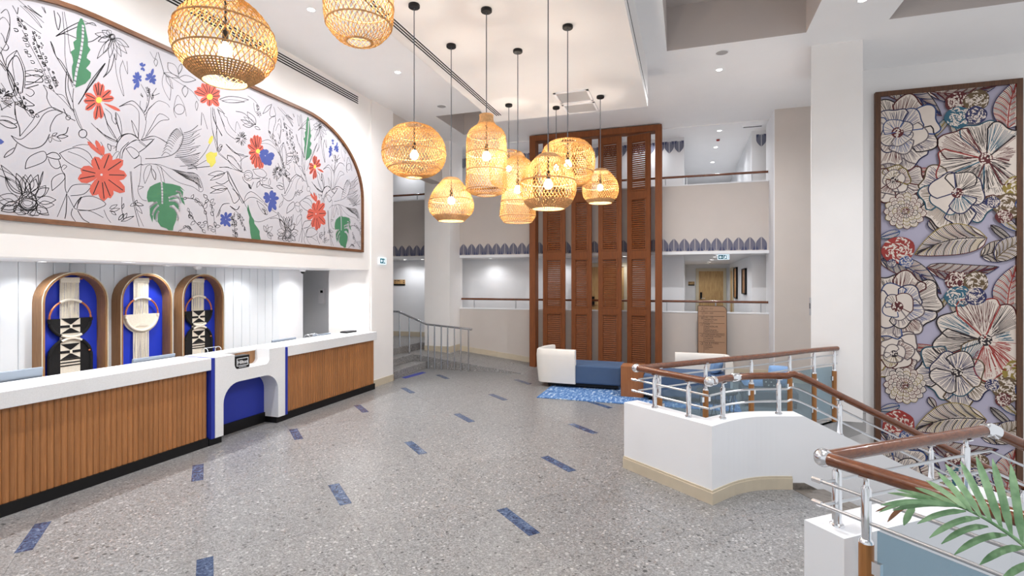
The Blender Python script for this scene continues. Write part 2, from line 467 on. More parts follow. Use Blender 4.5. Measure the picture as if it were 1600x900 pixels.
# ---- floor: base + terrazzo slabs laid on the diagonal + blue marble strips
RAIL_CURVE = [(-0.62, 5.80), (-0.43, 5.97), (0.30, 6.56), (1.04, 7.35), (1.64, 8.09), (2.08, 8.64)]
REGIONS = [
    [(-9.0, -4.0), (-0.62, -4.0), (-0.62, 12.2), (-9.0, 12.2)],
    [(-0.62, 5.80), (0.30, 6.56), (1.04, 7.35), (1.64, 8.09), (2.08, 8.64), (2.6, 9.3), (2.6, 12.2), (-0.62, 12.2)],
    [(-0.62, -4.0), (0.2, -4.0), (0.2, 5.03), (-0.62, 5.72)],
    [(0.2, 3.2), (0.59, 3.2), (1.80, 4.20), (0.97, 5.64), (0.60, 5.50), (0.2, 5.03)],
    [(0.2, -4.0), (5.0, -4.0), (5.0, -1.2), (0.755, 3.04), (0.59, 3.2), (0.2, 3.2)],
]
mb = MB()
for rg in REGIONS: mb.prism(rg, -0.30, -0.006)
floor = struct('floor', mb, 'grout', origin=(0, 0, -0.3))
floor['label'] = 'grey terrazzo lobby floor with blue marble strips'
TH = math.radians(-39.5); U = (math.cos(TH), math.sin(TH)); V = (-math.sin(TH), math.cos(TH))
S0 = (-5.10, 2.85); DX, DY = 1.76, 1.453
ROWH = (DX*V[0]+DY*V[1])/2; PER = DX*U[0]-DY*U[1]
def uv(u, v): return (S0[0]+u*U[0]+v*V[0], S0[1]+u*U[1]+v*V[1])
u_off = DX*U[0]
for k in range(-9, 12):
    base = (u_off*k) % PER
    for j in range(-9, 10):
        for h in range(2):
            ua = base+(j+0.5*h)*PER; ub = ua+PER/2
            g = 0.0009
            q = [uv(ua+g, k*ROWH+g), uv(ub-g, k*ROWH+g), uv(ub-g, (k+1)*ROWH-g), uv(ua+g, (k+1)*ROWH-g)]
            mb = MB()
            for rg in REGIONS:
                c = clip(q, rg)
                if len(c) > 2: mb.prism(c, -0.012, 0.0)
            if mb.v: obj('floor_tile', mb, 'terrazzo', floor)
def f_strip(m): m.prism([(0, 0), (0.54, 0), (0.54, 0.105), (0, 0.105)], -0.004, 0.0012)
strip_me = local(f_strip, 'inlay_strip', 'blue_marble')
for i in range(0, 3):
    for j in range(-1, 6):
        X, Y = S0[0]+DX*i, S0[1]+DY*j
        if (i == 2 and j == 5): continue
        inst('inlay_strip', strip_me, floor, (X, Y, 0), math.radians(-41.5))
# lower storey seen down the stair well
struct('floor_lower', MB().box(-1.2, 6.2, -4, 9.86, -2.7, -2.6), 'grout')

# ---- ceiling with coffers
COFF = [(-4.94, -3.95, 9.80, 11.25), (-0.28, 1.56, 5.9, 8.12), (2.51, 4.35, 5.9, 8.06)]
xs = sorted({-9.0, 6.2} | {c[0] for c in COFF} | {c[1] for c in COFF}); ys = sorted({-4.0, 12.2} | {c[2] for c in COFF} | {c[3] for c in COFF})
mb = MB()
for a, b in zip(xs, xs[1:]):
    for c, d in zip(ys, ys[1:]):
        mx, my = (a+b)/2, (c+d)/2
        if any(q[0] < mx < q[1] and q[2] < my < q[3] for q in COFF): continue
        mb.add([(a, c, ZC), (a, d, ZC), (b, d, ZC), (b, c, ZC), (a, c, 6.2), (a, d, 6.2), (b, d, 6.2), (b, c, 6.2)], [(0, 1, 2, 3), (7, 6, 5, 4)])
ceiling = struct('ceiling', mb, 'ceiling_paint')
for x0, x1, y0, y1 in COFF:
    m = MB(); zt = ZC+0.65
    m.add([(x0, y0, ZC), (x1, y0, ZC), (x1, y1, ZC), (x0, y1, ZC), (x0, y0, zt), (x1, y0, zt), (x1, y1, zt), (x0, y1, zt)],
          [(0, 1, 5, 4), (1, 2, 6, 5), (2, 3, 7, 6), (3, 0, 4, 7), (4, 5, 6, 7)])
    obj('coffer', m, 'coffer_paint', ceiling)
mb = MB().box(-3.23, -0.60, -4, 8.75, 4.84, ZC+0.05)
dropped = struct('ceiling_dropped', mb, 'panel_paint')
obj('shadow_gap', MB().box(-0.605, -0.596, -4, 8.75, 4.97, 4.985), 'slot_dark', dropped)

# ---- left wall over and beside the reception recess
mb = MB().box(-6.0, -5.65, -4, 9.26, 2.22, ZC).box(-6.55, -5.62, 8.50, 9.26, 0, ZC).box(-6.55, -5.65, 8.46, 8.50, 0, 2.22)
wall_left = struct('wall_left', mb, 'wall_paint')
obj('skirting', MB().box(-5.62, -5.605, 8.5, 9.275, 0, 0.13).box(-6.5, -5.605, 9.26, 9.275, 0, 0.13), 'skirting', wall_left)
struct('trim_1', MB().box(-5.95, -5.67, 9.26, 11.6, 4.40, ZC), 'taupe_paint')            # beam between wall end and pier
# recess behind the desk
mb = MB().box(-7.10, -7.02, -4, 8.3, 0, 2.3).box(-8.2, -6.55, 9.0, 9.06, 0, 2.3).box(-8.3, -8.2, 7.9, 9.06, 0, 2.3).box(-8.2, -7.10, 7.9, 8.0, 0, 2.3)
wall_recess = struct('wall_recess', mb, 'wall_white')
def f_plank(m):
    m.prism([(-7.02, 0.003), (-7.02, 0.167), (-7.008, 0.167), (-7.003, 0.160), (-7.003, 0.010), (-7.008, 0.003)][::-1], 0, 2.22)
m = MB(); f_plank(m); plank_me = mesh_of('plank', MB().add([(x+7.02, y, z) for x, y, z in m.v], m.f), 'plank_white', (0, 0, 0))
y = 7.67-0.17
while y > 1.2:
    inst('plank', plank_me, wall_recess, (-7.02, y, 0)); y -= 0.17
struct('ceiling_recess', MB().box(-7.10, -6.0, -4, 8.46, 2.22, 2.26).box(-8.3, -7.10, 7.9, 9.06, 2.22, 2.26).box(-7.10, -6.55, 8.46, 9.06, 2.22, 2.26), 'wall_white')

# ---- back wall: lower parapet, upper parapet, piers, gallery behind
mb = MB().box(-5.5, 1.7, 12.2, 12.34, 0, 1.31)
wall_back = struct('wall_back_lower', mb, 'taupe_paint')
obj('cap', MB().box(-5.5, 1.69, 12.19, 12.35, 1.31, 1.335), 'wall_white', wall_back)
mb = MB().box(-8.9, 1.7, 12.2, 12.34, 2.665, 4.12)
wall_up = struct('wall_back_upper', mb, 'taupe_paint')
obj('cap', MB().box(-8.9, 1.69, 12.19, 12.35, 4.12, 4.145), 'wall_white', wall_up)
obj('soffit_edge', MB().box(-8.9, 1.69, 12.19, 12.35, 2.60, 2.665), 'wall_white', wall_up)
pier = struct('wall_pier_left', MB().box(-6.15, -5.47, 11.6, 12.36, 0, ZC), 'wall_paint')
pier_r = struct('wall_pier_right', MB().box(1.66, 3.4, 11.55, 12.6, 0, ZC), 'taupe_paint')
obj('return_face', MB().box(1.645, 1.66, 11.55, 12.6, 0, ZC), 'wall_white', pier_r)
# motif of the leaf frieze
def f_motif(m):
    H = 0.275
    half = [(0.007, 0.0)] + [(0.007+0.100*math.sin(math.pi*(0.04+0.96*t)**0.85)**0.9*(1-0.0*t), H*t) for t in [0.1, 0.2, 0.3, 0.4, 0.5, 0.6, 0.7, 0.8, 0.9]] + [(0.007, H)]
    half = [(max(x, 0.007), z) for x, z in half]
    for sgn in (1, -1):
        for b in range(-4, 12):
            z0 = b*0.030; z1 = z0+0.022
            band = [(0.0, z0), (0.16, z0+0.11), (0.16, z1+0.11), (0.0, z1)]
            c = clip(half, band)
            if len(c) > 2:
                c = [(sgn*x, z) for x, z in c]
                if sgn < 0: c = c[::-1]
                m.prism(c, -0.004, 0.0, axis='y')
            # rim of the leaf
        rim = half[1:]
        for a, q in zip(rim, rim[1:]):
            p4 = [(sgn*a[0], a[1]), (sgn*q[0], q[1]), (sgn*max(0.004, q[0]-0.010), q[1]), (sgn*max(0.004, a[0]-0.010), a[1])]
            if sgn > 0: p4 = p4
            else: p4 = p4[::-1]
            m.prism(p4, -0.0045, 0.0, axis='y')
    for sgn in (1, -1):
        tri = [(0.1125-0.006, 0.0), (0.1125-0.006, 0.085), (0.1125-0.035, 0.06), (0.1125-0.075, 0.0)]
        tri = [(sgn*x, z) for x, z in tri]
        m.prism(tri if sgn < 0 else tri[::-1], -0.004, 0.0, axis='y')
motif = local(f_motif, 'leaf_motif', 'frieze_navy')
x = 1.56
while x > -8.4:
    if not (-6.1 < x < -5.5): inst('leaf_motif', motif, wall_up, (x-0.06, 12.2, 2.675))
    x -= 0.2215
# gallery: floor slab, intermediate slab, walls, corridor
gallery_floor = struct('floor_gallery', MB().box(-8.9, 3.4, 12.34, 19.5, 0.2, 0.47).box(-6.36, -6.15, 11.75, 12.34, 0.0, 0.47), 'step_stone')
struct('ceiling_gallery', MB().box(-8.9, 3.4, 12.34, 19.5, 2.60, 2.95), 'ceiling_paint')
struct('ceiling_upper', MB().box(-8.9, 3.4, 12.2, 19.5, 5.41, 5.5), 'ceiling_paint')
mb = MB().box(-8.9, -0.06, 13.0, 13.1, 0.47, 5.41).box(1.40, 3.4, 13.0, 13.1, 0.47, 5.41)
wall_g = struct('wall_gallery', mb, 'wall_white')
struct('wall_corridor', MB().box(-0.16, -0.06, 13.1, 19.4, 0.47, 5.41).box(1.40, 1.5, 13.1, 19.4, 0.47, 5.41).box(-0.16, 1.5, 19.4, 19.5, 0.47, 5.41), 'wall_white')
obj('skirting', MB().box(-8.9, -6.0, 12.985, 13.0, 0.47, 0.60), 'skirting', wall_g)
x = 1.60
while x > -8.4:
    if x < -0.12 or x > 1.45: inst('leaf_motif', motif, wall_g, (x, 13.0, 5.33), rot=(0, math.pi, 0))
    x -= 0.2215
struct('wall_end', MB().box(-9.0, -8.9, 9.2, 13, 0, ZC).box(-9.0, -6.55, 9.16, 9.26, 0, ZC), 'wall_white')
# skirting of the back wall follows the ramp
def ramp_z(X): return max(0.0, min(0.30, 0.30*(-3.3-X)/2.6))
mb = MB()
for a, b in [(-5.47, -4.4), (-4.4, -3.3), (-3.3, 1.66)]:
    mb.prism([(a, ramp_z(a)), (b, ramp_z(b)), (b, ramp_z(b)+0.13), (a, ramp_z(a)+0.13)][::-1], 12.18, 12.2, axis='y')
obj('skirting', mb, 'skirting', wall_back)
mb = MB(); mb.box(-6.15, -5.455, 11.585, 11.6, 0.28, 0.42); mb.box(-5.47, -5.455, 11.6, 12.2, 0.27, 0.42)
obj('skirting', mb, 'skirting', pier)
obj('skirting', MB().box(1.63, 3.4, 11.535, 11.55, 0, 0.13).box(1.63, 1.645, 11.55, 12.2, 0, 0.13), 'skirting', pier_r)
# ramp beside the steps
mb = MB()
mb.prism([(-3.3, 0.0), (-5.9, 0.30), (-6.6, 0.30), (-6.6, 0.0)], 10.82, 11.75, axis='y')
mb.prism([(-3.3, 0.0), (-5.9, 0.30), (-5.9, 0.0)], 11.75, 12.2, axis='y')
struct('floor_ramp', mb, 'step_stone')
# three steps up to the left
steps = struct('floor_landing', MB().box(-8.9, -6.36, 9.26, 12.34, 0.0, 0.47), 'step_stone')
for n, x in enumerate((-5.68, -6.02)):
    obj('step', MB().box(-6.36, x, 9.28, 10.82, 0.16*n, 0.16*(n+1)), 'step_stone', steps, bev=0.006)
# blue marble band at the foot of the steps
p = obj('inlay_strip', MB().prism([(-5.64, 9.62), (-5.50, 9.55), (-5.42, 10.30), (-5.56, 10.38)], -0.004, 0.0012), 'cobalt', floor)

# ---- right side: column, wall with the printed panel
col = [(1.72, 8.62), (2.37, 8.62), (2.37, 9.86), (1.985, 9.86)]
column = struct('wall_column', MB().prism(col, 0, ZC), 'wall_paint')
struct('wall_right', MB().box(1.99, 6.2, 9.86, 10.0, -2.6, ZC), 'wall_paint')
struct('wall_well', MB().box(-1.2, -1.1, -4, 9.86, -2.6, -0.3), 'wall_paint')
# ================================================================ RECEPTION DESK
DF = -5.47
def f_slat(m):
    n = 6; w = 0.0535
    pts = [(-0.03, 0.001), (-0.03, w+0.001)] + [(0.010*math.sin(math.pi*i/n)**0.7, 0.001+w-(w*i/n)) for i in range(n+1)]
    m.prism(pts[::-1], 0.10, 0.915)
slat_me = local(f_slat, 'slat', 'slat_wood')
def desk_unit(label, y0, y1):
    t = thing('reception_desk', label, 'reception desk', (-5.75, (y0+y1)/2, 0))
    obj('body', MB().box(-5.95, -5.565, y0, y1, 0.10, 0.915), 'frame_wood', t)
    obj('plinth', MB().box(-5.95, -5.505, y0+0.0, y1+0.0, 0, 0.105), 'black', t)
    n = round((y1-y0)/0.056); p = (y1-y0)/n
    for i in range(n):
        inst('slat', slat_me, t, (-5.535, y0+i*p, 0))
    return t
desk_unit('long wooden reception desk front of vertical slats under the framed leaf mural', 0.4, 4.86)
desk_unit('short wooden reception desk front of vertical slats beside the stepped stair', 6.165, 8.44)
# continuous worktop of each run
t1 = obj('worktop', MB().box(-5.98, DF, 0.4, 4.87, 0.925, 1.07), 'counter_white', bev=0.004)
tag(t1, 'white stone worktop over the long slatted desk', 'worktop')
t2 = obj('worktop', MB().box(-5.98, DF, 6.16, 8.45, 0.92, 1.07), 'counter_white', bev=0.004)
tag(t2, 'white stone worktop over the short slatted desk', 'worktop')
t1.location.z += 0; t2.location.z += 0
# centre block with blue arch and notch
cb = thing('desk_block', 'white reception block with a cobalt blue arch and a notch holding a black sign', 'reception desk', (-5.7, 5.52, 0))
Y0, Y1 = 4.925, 6.10
def arch_pts(a, b, z0, zt, r, n=8):
    pts = [(b, z0)]
    pts += [(b-r+r*math.cos(math.pi/2*i/n), zt-r+r*math.sin(math.pi/2*i/n)) for i in range(n+1)]
    pts += [(a+r-r*math.sin(math.pi/2*i/n), zt-r+r*math.cos(math.pi/2*i/n)) for i in range(n+1)]
    pts += [(a, z0)]
    return pts
notch = [(5.215, 1.07)] + [(5.215+0.07-0.07*math.cos(math.pi/2*i/5), 0.87+0.07-0.07*math.sin(math.pi/2*i/5)) for i in range(6)] + \
        [(5.80-0.07+0.07*math.sin(math.pi/2*i/5), 0.87+0.07-0.07*math.cos(math.pi/2*i/5)) for i in range(6)] + [(5.80, 1.07)]
AR = arch_pts(5.045, 5.965, 0.085, 0.715, 0.24)
outline = [(Y0, 0.085), (Y0, 1.07)] + notch + [(Y1, 1.07), (Y1, 0.085)] + AR
outline = outline[::-1]
# front plate with arch opening, its depth gives the reveal
obj('arched_front', MB().prism(outline, -5.72, DF, axis='x'), 'counter_white', cb)
obj('blue_panel', MB().box(-5.74, -5.72, Y0, Y1, 0.085, 0.86), 'cobalt', cb)
obj('notch_back', MB().box(-5.74, -5.72, 5.1, 5.9, 0.86, 1.045), 'arch_wood', cb)
obj('top', MB().box(-5.98, -5.70, Y0, Y1, 1.045, 1.07), 'counter_white', cb)
obj('side_panel', MB().box(-5.95, DF-0.004, 4.872, 4.922, 0.085, 1.066), 'cobalt', cb)
obj('side_panel', MB().box(-5.95, DF-0.004, 6.103, 6.155, 0.085, 1.055), 'cobalt', cb)
obj('plinth', MB().box(-5.95, -5.50, 5.965, 6.16, 0, 0.085).box(-5.95, -5.70, 5.04, 5.965, 0, 0.14).box(-5.95, -5.50, 4.865, 5.045, 0, 0.085), 'black', cb)
# black brand block standing in the notch
sg = thing('desk_sign', 'small black block sign with white framed lettering in the desk notch', 'sign', (-5.56, 5.36, 0.872))
obj('block', MB().box(-5.62, -5.50, 5.235, 5.485, 0.872, 1.035), 'black', sg, bev=0.004)
fr = MB(); a, b, c, d = 5.275, 5.462, 0.905, 1.005
for q in ((a, b, c, c+0.008), (a, b, d-0.008, d), (a, a+0.008, c, d), (b-0.008, b, c, d)): fr.box(-5.5, -5.497, *q)
fr.box(-5.5, -5.497, 5.31, 5.43, 0.888, 0.893)
obj('frame_line', fr, 'sign_white', sg)
M = Matrix.Translation((-5.499, 5.288, 0.932)) @ Matrix(((0, 0, 1, 0), (1, 0, 0, 0), (0, 1, 0, 0), (0, 0, 0, 1)))
text('lettering', 'Hilton', 0.066, M, 'sign_white', sg, depth=0.001, bold=0.0012)

# monitors and stands behind the counter
def monitor(label, y0, y1, ztop, x=-6.05):
    t = thing('monitor', label, 'monitor', (x, (y0+y1)/2, 0.75), None)
    ym = (y0+y1)/2
    m = MB(); m.prism([(x-0.02, ztop-0.33), (x+0.0, ztop-0.33), (x+0.06, ztop-0.004), (x+0.035, ztop)], y0, y1, axis='y'); obj('screen_case', m, 'monitor_grey', t, bev=0.004)
    m = MB(); m.prism([(x-0.022, ztop-0.32), (x-0.018, ztop-0.32), (x+0.037, ztop-0.012), (x+0.033, ztop-0.012)], y0+0.012, y1-0.012, axis='y'); obj('screen', m, 'black', t)
    obj('neck', MB().box(x-0.01, x+0.03, ym-0.03, ym+0.03, 0.76, ztop-0.15), 'grey_device', t)
    obj('foot', MB().box(x-0.09, x+0.10, ym-0.11, ym+0.11, 0.75, 0.762), 'grey_device', t, bev=0.004)
monitor('silver monitor seen from behind by the first blue arch niche', 2.90, 3.42, 1.165)
monitor('silver monitor top edge below the cream wall hanging', 4.30, 4.82, 1.115)
monitor('thin dark monitor beside the white pilaster behind the desk', 6.42, 6.93, 1.105)
monitor('slim monitor near the white jamb at the end of the counter', 7.34, 7.80, 1.095)
wk = obj('work_shelf', MB().box(-6.45, -5.985, 0.4, 8.44, 0.71, 0.75), 'frame_wood')
tag(wk, 'lower staff work surface behind the white counter', 'work surface')
sh = [obj('shelf_support', MB().box(-6.4, -6.0, y, y+0.04, 0, 0.71), 'frame_wood', wk) for y in (0.45, 4.9, 8.38)]
def wire_stand(label, y, x=-5.80, w=0.20):
    t = thing('wire_stand', label, 'stand', (x, y, 1.07))
    for s in (-1, 1):
        yy = y+s*w/2
        pts = [(x-0.05, yy, 1.078)]+[(x+0.05*math.cos(math.pi-math.pi*i/8), yy, 1.11+0.035*math.sin(math.pi*i/8)) for i in range(9)]+[(x+0.05, yy, 1.078)]
        obj('hoop', MB().tube(pts, 0.005, 6), 'alu', t, smooth=True)
    obj('bar', MB().tube([(x, y-w/2, 1.145), (x, y+w/2, 1.145)], 0.005, 6), 'alu', t, smooth=True)
    obj('base', MB().box(x-0.06, x+0.06, y-w/2-0.02, y+w/2+0.02, 1.07, 1.077), 'grey_device', t)
wire_stand('small wire card stand on the white block left of the black sign', 5.22, -5.86)
wire_stand('small wire card stand on the short worktop near the pilaster', 7.05)
t = thing('card_terminal', 'flat black device lying at the far end of the white counter', 'device', (-5.85, 8.12, 1.07))
obj('case', MB().box(-5.93, -5.78, 7.97, 8.27, 1.07, 1.10), 'black', t, bev=0.006)
obj('display', MB().box(-5.92, -5.83, 8.0, 8.24, 1.10, 1.103), 'dark_grey', t)

# ================================================================ ARCHED NICHES AND WALL HANGINGS
def arch_outline(y0, y1, z0, zt, n=16):
    r = (y1-y0)/2; c = (y0+y1)/2
    return [(y0, z0)]+[(c-r*math.cos(math.pi*i/n), zt-r+r*math.sin(math.pi*i/n)) for i in range(n+1)]+[(y1, z0)]
NICHES = [(3.885, 4.585, 'wooden arch frame with blue back nearest the left counter end'), (4.745, 5.445, 'wooden arch frame with blue back around the all cream hanging'), (5.605, 6.305, 'wooden arch frame with blue back nearest the white pilaster')]
def niche(y0, y1, label):
    t = thing('arch_niche', label, 'niche', (-6.92, (y0+y1)/2, 0.7), 'arched niches behind the desk')
    zt = 2.11; w = 0.028
    outer = arch_outline(y0, y1, 0.7, zt); inner = arch_outline(y0+w, y1-w, 0.7, zt-w)
    vs = []; n = len(outer)
    for X in (-7.005, -6.83):
        vs += [(X, p[0], p[1]) for p in outer]+[(X, p[0], p[1]) for p in inner]
    fs = []
    for i in range(n-1):
        j = i+1
        fs += [(i, j, 2*n+j, 2*n+i)[::-1], (n+i, n+j, 3*n+j, 3*n+i), (2*n+i, 2*n+j, 3*n+j, 3*n+i)[::-1]]
    fs += [(0, n, 3*n, 2*n), (n-1, 2*n-1, 4*n-1, 3*n-1)[::-1]]
    o = obj('arch_frame', MB().add(vs, fs), 'arch_wood', t, smooth=30)
    e = obj('edge_line', MB().tube([(-6.828, p[0], p[1]) for p in outer], 0.006, 6), 'door_frame', t, smooth=True)
    obj('back_panel', MB().prism(inner[::-1], -7.004, -6.985, axis='x'), 'niche_blue', t)
    return t
for y0, y1, lab in NICHES: niche(y0, y1, lab)

def ring_pts(x, yc, zc, r, a0, a1, n=20):
    return [(x, yc+r*math.cos(a0+(a1-a0)*i/n), zc+r*math.sin(a0+(a1-a0)*i/n)) for i in range(n+1)]
def hanging(yc, label, dark, ztop=2.035):
    t = thing('wall_hanging', label, 'wall hanging', (-6.96, yc, 0.75), 'macrame hangings in the arch niches')
    x = -6.955; hw = 0.105; R = 0.22; zc = ztop-0.47
    obj('rod', MB().tube([(x, yc-hw-0.03, ztop), (x, yc+hw+0.03, ztop)], 0.012, 8), 'copper', t, smooth=True)
    obj('header', MB().box(x-0.012, x+0.015, yc-hw, yc+hw, ztop-0.05, ztop+0.016), 'cotton', t, bev=0.006)
    m = MB(); n = 34; rnd = random.Random(int(yc*100))
    for i in range(n):
        y = yc-hw+0.004+(2*hw-0.008)*i/(n-1)
        m.tube([(x+rnd.uniform(-.004, .004), y, ztop-0.03), (x+rnd.uniform(-.006, .006), y+rnd.uniform(-.003, .003), zc+0.1), (x+rnd.uniform(-.004, .004), y+rnd.uniform(-.002, .002), zc-0.02)], 0.0034, 4)
    obj('fringe', m, 'cotton', t, kind='stuff')
    # hoop: copper upper arc, wrapped at the crown
    obj('hoop', MB().tube(ring_pts(x+0.02, yc, zc, R, 0, math.pi, 28), 0.011, 8), 'copper', t, smooth=True)
    obj('hoop_wrap', MB().tube(ring_pts(x+0.02, yc, zc, R, math.pi*0.33, math.pi*0.67, 14), 0.0165, 8), 'cotton', t, smooth=True)
    def half_disc(zc, up, mat, name, rr):
        a0, a1 = (0, math.pi) if up else (math.pi, 2*math.pi)
        pts = [(yc+rr*math.cos(a0+(a1-a0)*i/22), zc+rr*math.sin(a0+(a1-a0)*i/22)) for i in range(23)]
        if up: pts = [(yc+rr, zc-0.30)]+pts+[(yc-rr, zc-0.30)]
        obj(name, MB().prism(pts, x+0.002, x+0.016, axis='x'), mat, t)
        obj('edge_roll', MB().tube([(x+0.022, p[0], p[1]) for p in pts], 0.017, 8), mat, t, smooth=True)
    def tri(pts, mat, dx=0.020): obj('knot_panel', MB().prism(pts, x+0.016, x+dx+0.006, axis='x'), mat, t)
    if dark:
        half_disc(zc, False, 'black_yarn', 'half_disc', R+0.005)
        z2 = zc-2*R-0.02
        half_disc(z2, True, 'black_yarn', 'half_disc', R+0.005)
        obj('band', MB().box(x+0.004, x+0.017, yc-hw, yc+hw, 0.72, zc), 'cotton', t)
        for zz in (zc, z2+R-0.06):
            tri([(yc-hw+0.005, zz), (yc, zz-0.075), (yc+hw-0.005, zz)], 'black_yarn')
            tri([(yc-hw, zz-0.080), (yc-hw, zz-0.108), (yc+hw, zz-0.108), (yc+hw, zz-0.080)], 'black_yarn')
            tri([(yc-hw+0.005, zz-0.175), (yc+hw-0.005, zz-0.175), (yc, zz-0.113)], 'black_yarn')
            tri([(yc-0.012, zz-0.072), (yc-0.012, zz-0.116), (yc+0.012, zz-0.116), (yc+0.012, zz-0.072)], 'cotton', 0.026)
        for s, zz in ((-1, zc-R+0.004), (1, z2+R-0.004)):
            pts = [(x+0.04, yc-hw+2*hw*i/12, zz+s*(0.03-0.03*math.sin(math.pi*i/12))*-1+0*s) for i in range(13)]
            pts = [(x+0.04, yc-hw+2*hw*i/12, zz+(-s)*(-0.02+0.03*math.sin(math.pi*i/12))*1.0) for i in range(13)] if s > 0 else [(x+0.04, yc-hw+2*hw*i/12, zz+0.02-0.025*math.sin(math.pi*i/12)) for i in range(13)]
            if s > 0: pts = [(x+0.04, yc-hw+2*hw*i/12, zz-0.02+0.03*math.sin(math.pi*i/12)) for i in range(13)]
            obj('wrapped_arc', MB().tube(pts, 0.016, 8), 'cotton', t, smooth=True)
        obj('tassel_tip', MB().sphere((x+0.03, yc+R-0.02, z2+0.06), 0.012, 10, 6), 'copper', t, smooth=True)
        zlow = z2+0.05
        m = MB()
        for i in range(3):
            zz = z2-0.02-0.035*i
            m.prism([(yc-hw, zz), (yc-hw, zz-0.012), (yc+hw, zz-0.012), (yc+hw, zz)], x+0.016, x+0.023, axis='x')
        obj('black_bars', m, 'black_yarn', t)
    else:
        half_disc(zc, False, 'cotton', 'half_disc', R)
        m = MB()
        for i in range(60):
            a = math.pi+math.pi*(i+0.5)/60*0.999
            p = (yc+R*1.02*math.cos(a), zc+R*1.02*math.sin(a)); l = 0.028
            m.tube([(x+0.004, p[0], p[1]), (x+0.002, p[0]+l*math.cos(a), p[1]+l*math.sin(a)-0.006)], 0.0055, 4)
        obj('edge_tufts', m, 'cotton', t, kind='stuff')
        tri([(yc-0.085, zc-0.16), (yc+0.085, zc-0.16), (yc+0.03, zc-0.115), (yc-0.03, zc-0.115)], 'cotton')
        m = MB(); rnd = random.Random(3)
        for i in range(26):
            y = yc-hw+2*hw*(i+0.5)/26+rnd.uniform(-.004, .004)
            m.tube([(x, y, zc-R*0.9), (x+rnd.uniform(-.004, .004), y+rnd.uniform(-.006, .006), 1.1), (x, y+rnd.uniform(-.008, .008), 0.80)], 0.0045, 4)
        obj('long_fringe', m, 'cotton', t, kind='stuff')
hanging(4.235, 'black and cream macrame hanging in the arch farthest from the white pilaster', True)
hanging(5.095, 'all cream macrame hanging on a copper hoop with long fringe', False)
hanging(5.955, 'black and cream macrame hanging in the arch nearest the white pilaster', True)
# small fittings of the recess
cam_ = thing('ceiling_camera', 'white dome security camera under the recess soffit by the pilaster', 'camera', (-6.45, 7.62, 2.22))
obj('base', MB().lathe([(0.0, 0.0), (0.05, 0.0), (0.05, -0.035), (0.045, -0.045), (0.0, -0.045)], (-6.45, 7.62, 2.22), 16), 'gloss_white', cam_, smooth=True)
obj('dome', MB().sphere((-6.45, 7.62, 2.175), 0.036, 14, 8), 'black', cam_, smooth=True)
sd = thing('smoke_detector', 'white smoke detector on the recess soffit above the third arch', 'detector', (-6.72, 5.75, 2.22))
obj('body', MB().lathe([(0.0, 0.0), (0.055, 0.0), (0.055, -0.02), (0.035, -0.045), (0.0, -0.045)], (-6.72, 5.75, 2.22), 16), 'gloss_white', sd, smooth=True)
obj('grille_ring', MB().lathe([(0.046, -0.024), (0.05, -0.027), (0.044, -0.03)], (-6.72, 5.75, 2.22), 16, closed=True), 'dark_grey', sd)
th = thing('wall_controller', 'white wall controller in the shaded corner beside the jamb', 'device', (-7.10, 8.985, 1.55))
obj('case', MB().box(-7.17, -7.04, 8.93, 9.0, 1.55, 1.86), 'gloss_white', th, bev=0.004)
obj('display', MB().box(-7.12, -7.06, 8.926, 8.93, 1.77, 1.82), 'black', th)
# ================================================================ LIGHTS OF THE ROOM
def spot(name, loc, power, angle=110, blend=0.8, radius=0.05, color=(0.97, 0.98, 1.0), parent=None):
    l = bpy.data.lights.new(name, 'SPOT'); l.energy = power; l.spot_size = math.radians(angle); l.spot_blend = blend
    l.shadow_soft_size = radius; l.color = color
    o = bpy.data.objects.new(name, l); o.location = Vector(loc)-org(parent); link(o, parent)
    return o
def f_ring(m): m.lathe([(0.045, 0.0), (0.062, 0.0), (0.062, -0.006), (0.045, -0.004)], (0, 0, 0), 20, closed=True)
def f_disc(m): m.lathe([(0.0, -0.002), (0.046, -0.002)], (0, 0, 0), 20)
ring_me = local(f_ring, 'trim_ring', 'gloss_white', smooth=True); disc_me = local(f_disc, 'lamp_face', 'lamp_disc')
def downlight(x, y, z, power, label, group, angle=165, color=(0.97, 0.98, 1.0), radius=0.05):
    t = thing('downlight', label, 'downlight', (x, y, z), group)
    inst('trim_ring', ring_me, t, (x, y, z)); inst('lamp_face', disc_me, t, (x, y, z))
    if power: spot('downlight_beam', (x, y, z-0.012), power, angle, parent=t, color=color, radius=radius)
    return t
for y in (-0.8, 1.3, 3.38, 5.46, 7.54):  # two farthest are in view; the nearer ones are unseen, added for light
    downlight(-4.49, y, ZC, POWER_CEILING*(1.1 if y > 7 else 0.8), 'recessed round downlight in the white ceiling beside the mural wall', 'ceiling downlights along the mural wall')
downlight(0.50, 9.10, ZC, POWER_CEILING*1.9, 'recessed round downlight in the ceiling between coffer and wooden louvre screen', None)
downlight(2.03, 7.40, ZC, POWER_CEILING*0.8, 'recessed round downlight in the ceiling beam above the white column', None, 76)
for x, y in ((0.5, 4.0), (0.5, 0.8), (2.03, 3.0), (4.9, 7.4)):  # unseen downlights added overhead to light the lobby
    downlight(x, y, ZC, POWER_CEILING, 'unseen round downlight added in the open lobby ceiling', 'added open lobby ceiling downlights')
for y in (1.6, 2.9, 4.2, 5.5, 6.8, 8.05):
    downlight(-5.93, y, 2.22, POWER_DESK*2.0, 'small recessed spotlight in the desk soffit above the white counter', 'front soffit spotlights', 130, radius=0.03, color=(.98, .99, 1))
for y in (2.35, 3.79, 5.24, 6.68, 7.92):
    downlight(-6.66, y, 2.22, POWER_DESK*0.8, 'small recessed spotlight in the desk soffit close to the plank wall', 'rear soffit spotlights', 140, color=(.98, .99, 1))
